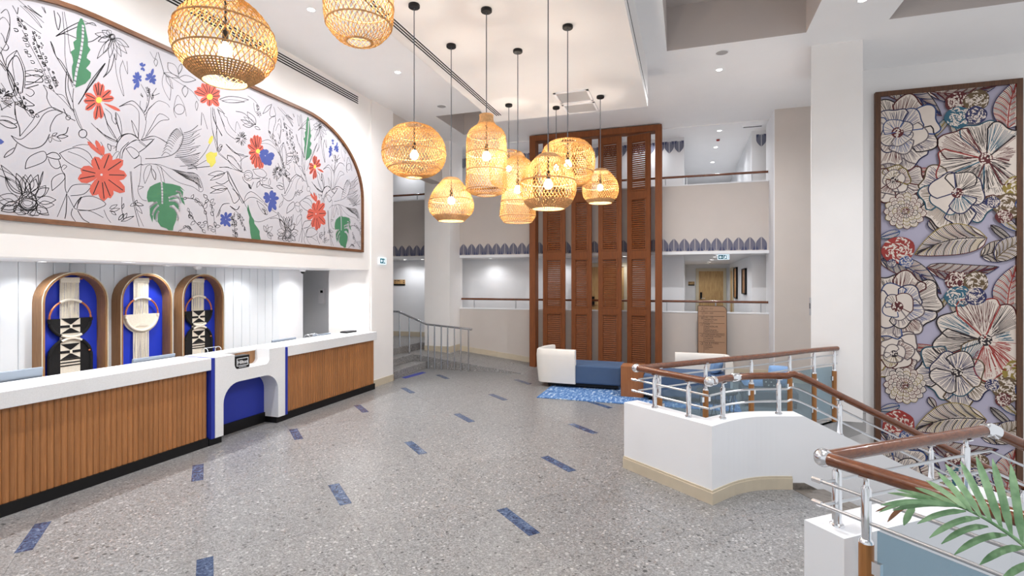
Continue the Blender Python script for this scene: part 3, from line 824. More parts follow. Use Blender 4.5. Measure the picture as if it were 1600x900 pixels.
for x in (-7.3, -6.75, -4.80, -3.0, -1.4, 0.66):
    downlight(x, 12.62, 2.60, POWER_GALLERY, 'small recessed spotlight in the lower gallery soffit', 'lower gallery soffit spotlights', 150)
for y in (13.6, 15.3, 17.0, 18.4):
    downlight(0.65, y, 2.60, POWER_GALLERY*1.7, 'small recessed spotlight in the lower corridor ceiling', 'lower corridor spotlights', 150)
for y in (12.7, 14.23, 16.0, 17.8):
    downlight(0.70, y, 5.41, POWER_GALLERY*2.2, 'bright recessed spotlight in the upper corridor ceiling', 'upper corridor spotlights', 150)
for x in (-7.3, -4.6, -2.6, -0.9):
    downlight(x, 12.7, 5.41, POWER_GALLERY*1.8, 'small recessed spotlight in the upper gallery ceiling', 'upper gallery spotlights', 150)
for x, y, lab in ((-4.55, 9.28, 'round grey ceiling speaker near the triangular looking coffer'), (0.50, 8.43, 'round grey ceiling speaker beside the large coffer')):
    t = thing('ceiling_speaker', lab, 'speaker', (x, y, ZC))
    obj('rim', MB().lathe([(0.085, 0.0), (0.10, 0.0), (0.10, -0.008), (0.085, -0.006)], (x, y, ZC), 24, closed=True), 'gloss_white', t, smooth=True)
    obj('mesh_cover', MB().lathe([(0.0, -0.004), (0.086, -0.004)], (x, y, ZC), 24), 'grille', t)
# air grilles in the dropped ceiling
for y0, y1, lab in ((7.68, 8.16, 'square grey air grille in the dropped ceiling, the one nearer the lamps'), (8.24, 8.69, 'square grey air grille in the dropped ceiling, the one nearer the louvre screen')):
    x0, x1 = -1.91, -1.38
    t = thing('air_grille', lab, 'air grille', ((x0+x1)/2, (y0+y1)/2, 4.84))
    fr = MB(); w = 0.035
    for q in ((x0, x1, y0, y0+w), (x0, x1, y1-w, y1), (x0, x0+w, y0, y1), (x1-w, x1, y0, y1)): fr.box(q[0], q[1], q[2], q[3], 4.828, 4.84)
    obj('frame', fr, 'gloss_white', t)
    obj('backing', MB().box(x0+w, x1-w, y0+w, y1-w, 4.838, 4.84), 'slot_dark', t)
    m = MB(); n = 16
    for i in range(n):
        yy = y0+w+(y1-y0-2*w)*(i+0.5)/n
        m.prism([(yy-0.009, 4.839), (yy+0.006, 4.829), (yy+0.009, 4.830), (yy-0.006, 4.839)], x0+w, x1-w, axis='x')
    obj('louvres', m, 'grille', t, kind='stuff')
# linear slot diffusers
t = thing('slot_diffuser', 'long black linear slot diffuser in the dropped ceiling', 'air diffuser', (-3.03, 2.2, 4.84))
obj('plate', MB().box(-3.10, -2.98, -4, 8.42, 4.836, 4.84), 'gloss_white', t)
for i in range(3):
    x = -3.088+i*0.037; obj('slot', MB().box(x, x+0.02, -4, 8.41, 4.834, 4.837), 'slot_dark', t)
t = thing('slot_diffuser', 'long black linear slot diffuser high on the wall above the mural', 'air diffuser', (-5.65, 2.0, 5.1))
zt = onX(557, 148, -5.65)[1]
obj('plate', MB().box(-5.65, -5.646, -4, 8.12, zt-0.16, zt-0.01), 'gloss_white', t)
for i in range(4):
    z = zt-0.155+i*0.037; obj('slot', MB().box(-5.648, -5.643, -4, 8.11, z, z+0.02), 'slot_dark', t)

# ---- rattan pendants
def shade_points(prof, n):
    """resample a profile [(r,z)] to n points by arc length"""
    p = spline(prof, 8); L = [0]
    for a, b in zip(p, p[1:]): L.append(L[-1]+math.hypot(b[0]-a[0], b[1]-a[1]))
    out = []
    for k in range(n+1):
        s = L[-1]*k/n; i = 0
        while i < len(L)-2 and L[i+1] < s: i += 1
        t = (s-L[i])/max(1e-6, L[i+1]-L[i]); out.append((p[i][0]+(p[i+1][0]-p[i][0])*t, p[i][1]+(p[i+1][1]-p[i][1])*t))
    return out, L[-1]
def pendant(label, x, y, ztop_rose, prof, collar=None, band=None, rings=(), nst=50, bulb_z=None):
    """prof: (radius, height) from the top of the shade down"""
    t = thing('pendant_lamp', label, 'pendant lamp', (x, y, prof[-1][1]), 'rattan pendant lamps')
    c = (x, y, 0)
    pts, Ltot = shade_points(prof, 30)
    rmax = max(p[0] for p in pts)
    zs = [p[1] for p in pts]
    def rad(z):
        for a, b in zip(pts, pts[1:]):
            if min(a[1], b[1]) <= z <= max(a[1], b[1]): return a[0]+(b[0]-a[0])*((z-a[1])/((b[1]-a[1]) or 1e-6))
        return pts[0][0] if z > zs[0] else pts[-1][0]
    m = MB(); w = max(0.0026, rmax*0.0098)
    i0 = 0; i1 = len(pts)-1
    if collar: i0 = min(i for i, p in enumerate(pts) if p[1] <= collar+0.02)
    if band: i1 = max(i for i, p in enumerate(pts) if p[1] >= band-0.02)
    seg = Ltot/30
    for d in (1, -1):
        for k in range(nst):
            th = 2*math.pi*(k+0.25*d)/nst
            path = []
            for i in range(i0, i1+1):
                a = th+d*(i*seg)*0.62/rmax
                r = pts[i][0]+(0.0022 if ((i+k) % 2) ^ (d > 0) else -0.0022)
                path.append((x+r*math.cos(a), y+r*math.sin(a), pts[i][1]))
            m.tube(path, w, 3, caps=False)
    o = obj('woven_shade', m, 'rattan', t, kind='stuff')
    if collar:
        seq = [p for p in pts if p[1] >= collar]
        if len(seq) > 1:
            m = MB(); m.lathe([(p[0]+0.003, p[1]) for p in seq]+[(p[0]-0.003, p[1]) for p in seq[::-1]], c, 40, closed=True)
            for p in shade_points(seq, max(3, int((seq[0][1]-seq[-1][1])/0.014)))[0]:
                m.tube([(x+(p[0]+0.003)*math.cos(2*math.pi*j/36), y+(p[0]+0.003)*math.sin(2*math.pi*j/36), p[1]) for j in range(36)], 0.005, 4, closed=True)
            obj('collar', m, 'rattan_dense', t)
    if band:
        seq = [p for p in pts if p[1] <= band]
        if len(seq) > 1:
            m = MB(); n = 64
            sp = shade_points(seq, 6)[0]
            for j in range(n):
                a = 2*math.pi*j/n
                m.tube([(x+p[0]*math.cos(a), y+p[0]*math.sin(a), p[1]) for p in sp], 0.0055*max(0.6, rmax/0.27), 4, caps=False)
            for p in shade_points(seq, 7)[0]:
                m.tube([(x+p[0]*math.cos(2*math.pi*j/40), y+p[0]*math.sin(2*math.pi*j/40), p[1]) for j in range(40)], 0.0048, 4, closed=True)
            obj('woven_band', m, 'rattan_dense', t)
    for z in list(rings)+[prof[-1][1], prof[0][1]]:
        r = rad(z)+0.002
        obj('ring', MB().tube([(x+r*math.cos(2*math.pi*j/40), y+r*math.sin(2*math.pi*j/40), z) for j in range(40)], 0.0062, 6, closed=True), 'rattan_dense', t, smooth=True)
    bz = bulb_z if bulb_z else (max(zs)+min(zs))/2
    if ztop_rose:
        obj('canopy', MB().lathe([(0.0, 0.0), (0.055, 0.0), (0.058, -0.006), (0.058, -0.03), (0.052, -0.036), (0.0, -0.036)], (x, y, ztop_rose), 24), 'black', t, smooth=True)
    obj('cord', MB().tube([(x, y, ztop_rose-0.03), (x, y, bz+0.13)], 0.0055, 6), 'dark_grey', t)
    pts2 = [(x+0.006*math.cos(i*1.3), y+0.006*math.sin(i*1.3), prof[0][1]-(prof[0][1]-bz-0.12)*i/22) for i in range(23)]
    obj('twisted_flex', MB().tube(pts2, 0.006, 5), 'black', t)
    obj('socket', MB().lathe([(0.0, 0.125), (0.016, 0.125), (0.02, 0.05), (0.02, 0.04), (0.0, 0.04)], (x, y, bz), 14), 'black', t, smooth=True)
    prof_b = [(0.0, -0.045), (0.02, -0.042), (0.036, -0.028), (0.042, -0.008), (0.038, 0.012), (0.024, 0.034), (0.018, 0.05), (0.0, 0.05)]
    obj('bulb', MB().lathe(prof_b, (x, y, bz), 16), 'bulb_glow', t, smooth=True)
    return t
def zz(y, d): return 2+(440-y)*d/818.0
ROSE = 4.84
d = 3.41; x, y = onD(352, 0, d)[:2]
pendant('huge open weave rattan pear lamp with dense brown lower band in front of the mural', x, y, ROSE,
        [(0.07, zz(-6, d)), (0.19, zz(14, d)), (0.276, zz(40, d)), (0.309, zz(68, d)), (0.285, zz(92, d)), (0.224, zz(112, d)), (0.133, zz(128, d))], band=zz(109, d), rings=(zz(47, d), zz(90, d)), nst=46, bulb_z=zz(78, d))
d = 3.86; x, y = onD(561, 0, d)[:2]
pendant('rattan bottle lamp with open radiating base beside the huge pear lamp', x, y, ROSE,
        [(0.075, zz(-135, d)), (0.08, zz(-120, d)), (0.16, zz(-100, d)), (0.235, zz(-75, d)), (0.246, zz(-30, d)), (0.248, zz(10, d)), (0.235, zz(40, d)), (0.15, zz(62, d)), (0.085, zz(66, d))], collar=zz(-112, d), rings=(zz(10, d), zz(40, d), zz(-70, d)), nst=40, bulb_z=zz(-20, d))
x, y = -2.65, 4.772; d = 5.365
pendant('flattened round rattan lamp hanging apart beside the mural wall end', x, y, ROSE,
        [(0.085, zz(195, d)), (0.20, zz(202, d)), (0.295, zz(220, d)), (0.322, zz(238, d)), (0.30, zz(256, d)), (0.21, zz(271, d)), (0.085, zz(277, d))], rings=(zz(209, d), zz(240, d), zz(264, d)), nst=60, bulb_z=zz(242, d))
x, y = -2.679, 5.725; d = 6.277
pendant('small onion shaped rattan lamp hung low under the cords', x, y, ROSE,
        [(0.08, zz(279, d)), (0.12, zz(284, d)), (0.215, zz(300, d)), (0.268, zz(318, d)), (0.25, zz(332, d)), (0.155, zz(345, d))], collar=zz(284, d), band=zz(336, d), rings=(zz(313, d),), nst=48, bulb_z=zz(313, d))
x, y = -1.979, 5.088; d = 5.45
pendant('tall rattan bottle lamp with a narrow neck', x, y, ROSE,
        [(0.068, zz(180, d)), (0.07, zz(189, d)), (0.10, zz(196, d)), (0.175, zz(205, d)), (0.205, zz(220, d)), (0.208, zz(248, d)), (0.206, zz(270, d)), (0.214, zz(289, d)), (0.18, zz(301, d)), (0.10, zz(305, d))], collar=zz(194, d), rings=(zz(212, d), zz(240, d), zz(267, d), zz(296, d)), nst=46, bulb_z=zz(244, d))
x, y = -1.965, 6.11; d = 6.415
pendant('rattan bottle lamp with a flared base behind the round onion lamp', x, y, ROSE,
        [(0.065, zz(241, d)), (0.085, zz(246, d)), (0.155, zz(253, d)), (0.185, zz(268, d)), (0.185, zz(296, d)), (0.212, zz(326, d)), (0.218, zz(338, d)), (0.17, zz(347, d))], collar=zz(247, d), rings=(zz(268, d), zz(315, d), zz(338, d)), nst=46, bulb_z=zz(296, d))
x, y = -1.25, 4.83; d = 4.98
pendant('large onion shaped rattan lamp with pointed collar in the cluster middle', x, y, ROSE,
        [(0.075, zz(242, d)), (0.13, zz(249, d)), (0.215, zz(265, d)), (0.262, zz(286, d)), (0.262, zz(302, d)), (0.215, zz(318, d)), (0.155, zz(326, d))], collar=zz(250, d), band=zz(314, d), rings=(zz(284, d),), nst=46, bulb_z=zz(288, d))
x, y = -2.704, 7.939; d = 8.38
pendant('rounded rattan lamp half hidden behind the two bottle lamps', x, y, ROSE,
        [(0.11, zz(236, d)), (0.22, zz(240, d)), (0.30, zz(254, d)), (0.31, zz(270, d)), (0.28, zz(285, d)), (0.12, zz(296, d))], rings=(zz(262, d),), nst=50, bulb_z=zz(263, d))
x, y = -1.253, 5.705; d = 5.806
pendant('flattened round rattan lamp in front of the louvre screen', x, y, ROSE,
        [(0.085, zz(220, d)), (0.20, zz(223, d)), (0.285, zz(238, d)), (0.30, zz(256, d)), (0.275, zz(272, d)), (0.20, zz(287, d)), (0.08, zz(292, d))], rings=(zz(231, d), zz(270, d)), nst=56, bulb_z=zz(257, d))
x, y = -2.013, 8.299; d = 8.505
pendant('rattan lamp almost hidden behind the flattened round lamp', x, y, ROSE,
        [(0.09, zz(228, d)), (0.18, zz(236, d)), (0.25, zz(252, d)), (0.25, zz(268, d)), (0.20, zz(284, d)), (0.12, zz(290, d))], rings=(zz(262, d),), nst=46, bulb_z=zz(262, d))
x, y = -1.254, 8.027; d = 8.007
pendant('smallest looking onion shaped rattan lamp hanging alone by the louvre screen', x, y, ROSE,
        [(0.09, zz(265, d)), (0.14, zz(269, d)), (0.235, zz(281, d)), (0.274, zz(294, d)), (0.255, zz(307, d)), (0.175, zz(317, d))], collar=zz(269, d), band=zz(311, d), rings=(zz(292, d),), nst=46, bulb_z=zz(293, d))
# ================================================================ LOUVRE SCREEN
YS = 11.75
ls = thing('louvre_screen', 'tall reddish wooden screen of four louvred shutters in a frame', 'screen', (-2.0, YS, 0))
for x0, x1 in ((-3.487, -3.345), (-0.65, -0.511)):
    obj('post', MB().box(x0, x1, YS-0.02, YS+0.26, 0, 5.40), 'shutter_wood', ls, bev=0.004)
obj('head_beam', MB().box(-3.345, -0.65, YS-0.02, YS+0.26, 5.27, 5.40), 'shutter_wood', ls, bev=0.004)
obj('sill', MB().box(-3.345, -0.65, YS+0.06, YS+0.2, 0.0, 0.04), 'shutter_wood', ls)
ZONES = [(0.15, 1.27), (1.41, 2.52), (2.70, 3.84), (4.02, 5.12)]
def f_slats(m, w):
    for a, b in ZONES[:1]:
        n = 24
        for i in range(n):
            z = (i+0.5)*(b-a)/n
            m.prism([(-0.016, z-0.020), (-0.010, z-0.022), (0.016, z+0.018), (0.010, z+0.020)], -w/2, w/2, axis='x')
for cx, w, ang in ((-2.93, 0.55, -8), (-2.285, 0.485, -10), (-1.64, 0.535, -10), (-1.005, 0.54, -19)):
    m = MB(); sw = 0.088; th = 0.045
    m.box(-w/2, -w/2+sw, -th/2, th/2, 0.04, 5.25); m.box(w/2-sw, w/2, -th/2, th/2, 0.04, 5.25)
    edges = [0.04]+[v for zn in ZONES for v in zn]+[5.25]
    for a, b in zip(edges[::2], edges[1::2]): m.box(-w/2+sw, w/2-sw, -th/2, th/2, a, b)
    for a, b in ZONES:      # moulding round each louvre field
        i = 0.022
        for q in ((-w/2+sw-0.008, -w/2+sw+i, a-0.01, b+0.01), (w/2-sw-i, w/2-sw+0.008, a-0.01, b+0.01)): m.box(q[0], q[1], -th/2-0.01, th/2-0.002, q[2], q[3])
        for q in ((a-0.01, a+i), (b-i, b+0.01)): m.box(-w/2+sw, w/2-sw, -th/2-0.01, th/2-0.002, q[0], q[1])
    sh = bpy.data.objects.new('shutter', mesh_of('shutter', m, 'shutter_wood', (0, 0, 0)))
    sh.location = Vector((cx, YS+0.13, 0))-org(ls); sh.rotation_euler = (0, 0, math.radians(ang)); link(sh, ls)
    sl = MB(); f_slats(sl, w-2*sw-0.02); me = mesh_of('louvre_slats', sl, 'shutter_wood', (0, 0, 0))
    for a, b in ZONES:
        o = bpy.data.objects.new('louvre_slats', me); o.location = (0, 0, a); o.scale = (1, 1, (b-a)/1.12); link(o, sh); o['kind'] = 'stuff'

# ================================================================ LOUNGE
rug = obj('rug', MB().box(-2.45, 0.80, 8.68, 10.9, 0.0015, 0.012), 'rug_pile')
tag(rug, 'blue and white streaked flat rug under the lounge seats', 'rug')
def shell(mb, path, thick, zs=((0.09, -0.03), (0.35, 0.0), (0.60, 0.012), (0.70, 0.0), (0.725, -0.03))):
    """upholstered wall: path is the outer face, thickness to its left"""
    n = len(path); k = len(zs); rows = []
    for z, t in zs: rows.append([(p[0], p[1], z) for p in off_path(path, -t)])
    for z, t in zs[::-1]:
        rows.append([(p[0], p[1], z) for p in off_path(path, thick+min(0, t*0.6))])
    vs = [p for r in rows for p in r]; K = len(rows); fs = []
    for i in range(K):
        j = (i+1) % K
        for q in range(n-1): fs.append((i*n+q, i*n+q+1, j*n+q+1, j*n+q))
    fs.append(tuple(i*n for i in range(K))); fs.append(tuple(i*n+n-1 for i in range(K))[::-1])
    return mb.add(vs, fs)
def chaise(label, base, seat, path, legs):
    t = thing('lounge_seat', label, 'lounge seat', base)
    x0, x1, y0, y1 = seat
    m = MB().box(x0, x1, y0, y1, 0.10, 0.44); obj('seat', m, 'fabric_blue', t, bev=0.025)
    obj('plinth', MB().box(x0+0.05, x1-0.05, y0+0.06, y1-0.06, 0.04, 0.10), 'black', t)
    for lx, ly in legs: obj('leg', MB().lathe([(0.0, 0.012), (0.016, 0.012), (0.022, 0.06), (0.0, 0.06)], (lx, ly, 0), 10), 'black', t)
    obj('back_shell', shell(MB(), path, 0.11), 'fabric_white', t, smooth=50)
    return t
def corner(cx, cy, r, a0, a1, n=6): return [(cx+r*math.cos(math.radians(a0+(a1-a0)*i/n)), cy+r*math.sin(math.radians(a0+(a1-a0)*i/n))) for i in range(n+1)]
# left seat: shell on the front and the left end (outer face on the right of travel)
p = [(-2.62, 10.36), (-2.72, 10.1)] + corner(-2.56, 9.80, 0.19, 175, 262, 6) + [(-2.3, 9.585), (-1.97, 9.575)]
chaise('white shell backed lounge seat with blue bench in front of the louvre screen', (-1.9, 10.0, 0.012), (-2.56, -1.14, 9.64, 10.36), p, [(-2.5, 9.75), (-2.5, 10.2), (-1.25, 9.75), (-1.25, 10.2)])
p = [(0.70, 9.05), (0.72, 9.5)] + corner(0.54, 9.78, 0.18, 0, 90, 6) + [(0.2, 9.965), (-0.20, 9.965)]
chaise('white shell backed lounge seat with blue bench beside the directory board', (0.0, 9.4, 0.012), (-0.69, 0.66, 9.02, 9.90), p, [(-0.6, 9.15), (-0.6, 9.8), (0.55, 9.15), (0.55, 9.8)])
def cushion(label, c, w, h, t, mat, rz, tilt, grp=None):
    m = MB(); n = 10; vs = []; fs = []
    for s in (1, -1):
        o = len(vs)
        for i in range(n+1):
            for j in range(n+1):
                a, b = -1+2*i/n, -1+2*j/n
                e = max(0.0, (1-a**4)*(1-b**4))**0.55
                k = 1-0.07*(a*a*b*b)
                vs.append((a*w/2*k, s*t/2*e, b*h/2*k))
        for i in range(n):
            for j in range(n):
                q = (o+i*(n+1)+j, o+(i+1)*(n+1)+j, o+(i+1)*(n+1)+j+1, o+i*(n+1)+j+1)
                fs.append(q if s < 0 else q[::-1])
    R = Matrix.Translation(c) @ Matrix.Rotation(math.radians(rz), 4, 'Z') @ Matrix.Rotation(math.radians(tilt), 4, 'X')
    m.add([tuple(R @ Vector(v)) for v in vs], fs)
    return tag(obj('cushion', m, mat, None, smooth=True, merge=0.0005), label, 'cushion', grp)
cushion('blue bolster cushion against the white shell by the glass balustrade', (0.48, 9.55, 0.56), 0.34, 0.24, 0.16, 'fabric_sky', 70, 12)
# side table
t = thing('side_table', 'solid wooden cube side table between the two lounge seats', 'side table', (-0.89, 9.42, 0.012))
obj('body', MB().box(-1.085, -0.70, 9.21, 9.585, 0.012, 0.515), 'cube_wood', t, bev=0.003)
obj('top', MB().box(-1.087, -0.698, 9.208, 9.587, 0.515, 0.535), 'cube_wood', t, bev=0.002)
# dark bench with cushions next to the column
t = thing('bench', 'dark grey low bench under blue cushions beside the column', 'bench', (1.2, 9.5, 0))
obj('seat', MB().box(0.85, 1.66, 9.15, 9.85, 0.09, 0.27), 'fabric_grey', t, bev=0.03)
obj('back', MB().box(0.85, 1.66, 9.78, 9.90, 0.27, 0.42), 'fabric_grey', t, bev=0.03)
for lx in (0.92, 1.62):
    for ly in (9.22, 9.78): obj('leg', MB().box(lx-0.02, lx+0.02, ly-0.02, ly+0.02, 0, 0.09), 'black', t)
cushion('sky blue cushion standing on the bench end nearest the column', (1.46, 9.58, 0.445), 0.36, 0.34, 0.13, 'fabric_sky', -12, -14)
cushion('sky blue cushion lying on the bench end nearest the rug', (1.04, 9.54, 0.345), 0.36, 0.34, 0.13, 'fabric_sky', 8, -72)
cp = cushion('small black and cream patterned cushion between the blue cushions', (1.27, 9.34, 0.385), 0.20, 0.20, 0.09, 'black_matt', 0, -16)
m = MB()
for i in range(4):
    for j in range(3):
        if (i+j) % 2: m.sphere((1.212+0.038*i, 9.293+0.012*(j-1), 0.335+0.05*j), 0.012, 8, 5, (1, 0.35, 1))
obj('pattern', m, 'cotton', cp)
t = thing('coffee_table', 'low black wire frame table behind the glass balustrade', 'table', (0.42, 8.15, 0))
obj('top', MB().lathe([(0, 0.40), (0.28, 0.40), (0.28, 0.42), (0, 0.42)], (0.42, 8.15, 0), 28), 'black', t)
obj('base_ring', MB().tube([(0.42+0.22*math.cos(2*math.pi*i/24), 8.15+0.22*math.sin(2*math.pi*i/24), 0.008) for i in range(24)], 0.008, 6, closed=True), 'black', t)
for i in range(12):
    a = 2*math.pi*i/12
    obj('rod', MB().tube([(0.42+0.22*math.cos(a), 8.15+0.22*math.sin(a), 0.008), (0.42+0.25*math.cos(a+0.4), 8.15+0.25*math.sin(a+0.4), 0.40)], 0.006, 5), 'black', t)

# ================================================================ GALLERY RAILS, DOORS, SIGNS
def gallery_rail(label, x0, x1, z0, z1, posts):
    t = thing('gallery_rail', label, 'rail', ((x0+x1)/2, 12.27, z0), 'gallery handrails')
    obj('handrail', MB().tube([(x0, 12.27, z1), (x1, 12.27, z1)], 0.026, 10), 'rail_wood', t, smooth=True)
    for x in posts: obj('post', MB().tube([(x, 12.27, z0), (x, 12.27, z1-0.015)], 0.014, 8), 'alu', t, smooth=True)
gallery_rail('long wooden handrail on the lower gallery parapet', -5.45, 1.64, 1.335, 1.56, (-5.1, -4.0, -2.9, -1.8, -0.42, 0.6, 1.50))
gallery_rail('wooden handrail on the upper gallery parapet', -5.45, 1.64, 4.145, 4.335, (-4.6, -3.3, -1.9, -0.45, 0.0, 1.33))
gallery_rail('short wooden handrail on the upper gallery parapet left of the pier', -8.85, -6.17, 4.145, 4.29, (-7.6, -6.72))
def door(label, x0, x1, z0, z1, y):
    t = thing('door_1', label, 'door', ((x0+x1)/2, y, z0)); w = 0.10
    obj('leaf', MB().box(x0, x1, y-0.03, y, z0, z1), 'door_wood', t)
    obj('frame', MB().box(x0-w, x0, y-0.05, y, z0, z1+w).box(x1, x1+w, y-0.05, y, z0, z1+w).box(x0, x1, y-0.05, y, z1, z1+w), 'door_frame', t)
    h = obj('lock', MB().box(x0+0.04, x0+0.11, y-0.05, y-0.03, z0+0.92, z0+1.16), 'black', t)
    obj('handle', MB().tube([(x0+0.075, y-0.05, z0+0.95), (x0+0.075, y-0.09, z0+0.95), (x0+0.20, y-0.09, z0+0.95)], 0.012, 6), 'chrome', h, smooth=True)
    t['kind'] = 'structure'
    return t
door('pale oak door with black lock at the end of the lower corridor', 0.40, 1.19, 0.47, 2.36, 19.4)
door('pale oak door on the gallery wall behind the louvre screen', -2.28, -1.45, 0.47, 2.36, 13.0).name = 'door_2'
t = thing('door_3', 'narrow pale door frame in the corridor side wall', 'door', (1.39, 18.4, 0.47)); t['kind'] = 'structure'
obj('frame', MB().box(1.36, 1.40, 17.7, 17.82, 0.47, 2.45).box(1.36, 1.40, 18.7, 18.82, 0.47, 2.45).box(1.36, 1.40, 17.82, 18.7, 2.35, 2.45), 'door_frame', t)
obj('leaf', MB().box(1.385, 1.40, 17.82, 18.7, 0.47, 2.35), 'door_wood', t)
def picture(name, label, cat, y0, y1, z0, z1, inner):
    t = thing(name, label, cat, (1.39, (y0+y1)/2, z0)); w = 0.03
    fr = MB()
    for q in ((y0, y1, z0, z0+w), (y0, y1, z1-w, z1), (y0, y0+w, z0, z1), (y1-w, y1, z0, z1)): fr.box(1.35, 1.40, *q)
    obj('frame', fr, 'black', t)
    obj('picture' if inner == 'picture_print' else 'mirror_glass', MB().box(1.375, 1.40, y0+w, y1-w, z0+w, z1-w), inner, t)
picture('wall_picture', 'black framed orange landscape picture on the corridor wall', 'picture', 14.0, 14.85, 1.68, 2.33, 'picture_print')
picture('wall_mirror', 'tall black framed panel on the corridor wall beside the door', 'mirror', 16.4, 17.3, 1.50, 2.42, 'picture_print')
def exit_sign(label, o, ax, w, h, n):
    """o: lower left corner, ax: unit vector along the sign (left to right), n: outward normal"""
    o = Vector(o); ax = Vector(ax); n = Vector(n); up = Vector((0, 0, 1))
    t = thing('exit_sign', label, 'exit sign', tuple(o+ax*w/2))
    def slab(name, u0, u1, v0, v1, d0, d1, mat):
        m = MB(); vs = []
        for dd in (d0, d1):
            for u_, v_ in ((u0, v0), (u1, v0), (u1, v1), (u0, v1)): vs.append(tuple(o+ax*u_+up*v_+n*dd))
        return obj(name, m.add(vs, [(0, 3, 2, 1), (4, 5, 6, 7), (0, 1, 5, 4), (1, 2, 6, 5), (2, 3, 7, 6), (3, 0, 4, 7)]), mat, t)
    slab('light_box', 0, w, 0, h, 0, 0.035, 'exit_white')
    slab('green_field', w*0.07, w*0.50, h*0.12, h*0.88, 0.035, 0.038, 'exit_green')
    slab('green_field', w*0.53, w*0.93, h*0.12, h*0.88, 0.035, 0.038, 'exit_green')
    def poly(name, pts):
        m = MB(); vs = [tuple(o+ax*(w*a)+up*(h*b)+n*0.041) for a, b in pts]; obj(name, m.add(vs, [tuple(range(len(pts)))]), 'exit_white', t)
    poly('arrow', [(0.12, 0.5), (0.25, 0.26), (0.30, 0.34), (0.24, 0.44), (0.45, 0.44), (0.45, 0.56), (0.24, 0.56), (0.30, 0.66), (0.25, 0.74)])
    poly('door_mark', [(0.80, 0.16), (0.90, 0.16), (0.90, 0.84), (0.66, 0.84), (0.66, 0.76), (0.80, 0.76)])
    poly('running_figure', [(0.56, 0.20), (0.62, 0.20), (0.67, 0.38), (0.72, 0.30), (0.78, 0.30), (0.72, 0.48), (0.77, 0.60), (0.72, 0.66), (0.62, 0.66), (0.56, 0.52), (0.60, 0.48), (0.64, 0.56), (0.60, 0.40)])
exit_sign('lit green exit sign on the wall end above the reception counter', (-5.62, 8.72, 2.335), (0, 1, 0), 0.23, 0.13, (1, 0, 0))
exit_sign('lit green exit sign hanging under the gallery soffit before the corridor', (0.645, 12.45, 2.485), (1, 0, 0), 0.245, 0.112, (0, -1, 0))
def plaque(label, x0, x1, z0, z1, y):
    t = thing('room_plaque', label, 'sign', ((x0+x1)/2, y, z0))
    h = z1-z0
    obj('plate', MB().box(x0, x1, y-0.012, y, z0+h*0.28, z1), 'door_wood', t)
    obj('dark_edge', MB().box(x0, x1, y-0.016, y, z0, z0+h*0.28), 'black', t)
    m = MB()
    for r, (a, b) in enumerate(((0.06, 0.24), (0.30, 0.52), (0.84, 0.94))): m.box(x0+(x1-x0)*a, x0+(x1-x0)*b, y-0.014, y-0.011, z1-h*0.26, z1-h*0.12)
    for a, b in ((0.10, 0.16), (0.84, 0.94)): m.box(x0+(x1-x0)*a, x0+(x1-x0)*b, y-0.014, y-0.011, z1-h*0.6, z1-h*0.44)
    obj('print', m, 'sign_ink', t)
plaque('pale wood direction plaque on the wall above the side steps', -7.86, -7.50, 1.89, 2.055, 13.0)
plaque('small room plaque beside the corridor end door', 0.05, 0.26, 1.86, 2.0, 19.4)
for loc, lab in (((0.71, 13.42, 5.41), 'red fire alarm sounder on the upper corridor ceiling'), ((0.82, 13.2, 2.60), 'red fire alarm sounder beside the exit sign')):
    t = thing('fire_alarm', lab, 'fire alarm', loc)
    obj('base', MB().lathe([(0, 0), (0.045, 0), (0.045, -0.02), (0, -0.02)], loc, 16), 'gloss_white', t)
    obj('sounder', MB().lathe([(0, -0.02), (0.042, -0.02), (0.036, -0.05), (0, -0.055)], loc, 16), 'fire_red', t, smooth=True)
t = thing('air_outlet', 'slim white air outlet with dark slot near the upper corridor wall', 'air diffuser', (1.45, 12.7, 5.41))
obj('plate', MB().box(1.15, 1.58, 12.45, 12.60, 5.385, 5.41), 'gloss_white', t); obj('slot', MB().box(1.18, 1.55, 12.50, 12.55, 5.383, 5.386), 'slot_dark', t)
t = thing('switch_plate', 'narrow grey switch plate on the hidden side of the column', 'switch', (1.74, 8.80, 1.55))
obj('plate', MB().box(1.735, 1.758, 8.72, 8.82, 1.50, 1.76), 'grey_device', t)
obj('button', MB().box(1.730, 1.736, 8.74, 8.80, 1.60, 1.68), 'dark_grey', t)

# directory board
t = thing('directory_board', 'brown floor directory board with level numbers behind the lounge seat', 'sign', (0.514, 11.9, 0))
x0, x1, zt = 0.234, 0.794, 1.475
rc = [(x1-0.10+0.10*math.sin(math.pi/2*i/6), zt-0.10+0.10*math.cos(math.pi/2*i/6)) for i in range(7)]
pl = [(x0, 0.04)]+[(x0, zt)]+rc+[(x1, 0.04)]
obj('board', MB().prism(pl, 11.90, 11.93, axis='y'), 'brown_sign', t)
ol = [(x0-0.012, 0.04), (x0-0.012, zt+0.012)]+[(x1-0.10+0.112*math.sin(math.pi/2*i/6), zt-0.10+0.112*math.cos(math.pi/2*i/6)) for i in range(7)]+[(x1+0.012, 0.04)]
obj('dark_backing', MB().prism(ol, 11.93, 11.945, axis='y'), 'sign_ink', t)
obj('foot', MB().box(x0+0.02, x1-0.02, 11.80, 12.05, 0, 0.04), 'sign_ink', t)
rules = [0.108, 0.212, 0.360, 0.580, 0.760]
m = MB()
for dz in rules: m.box(x0+0.02, x1-0.035, 11.897, 11.90, zt-dz-0.003, zt-dz+0.003)
m.box(x0+0.112, x0+0.117, 11.897, 11.90, 0.30, zt-0.015)
obj('ruling', m, 'sign_ink', t)
MZ = Matrix(((1, 0, 0, 0), (0, 0, -1, 0), (0, 1, 0, 0), (0, 0, 0, 1)))
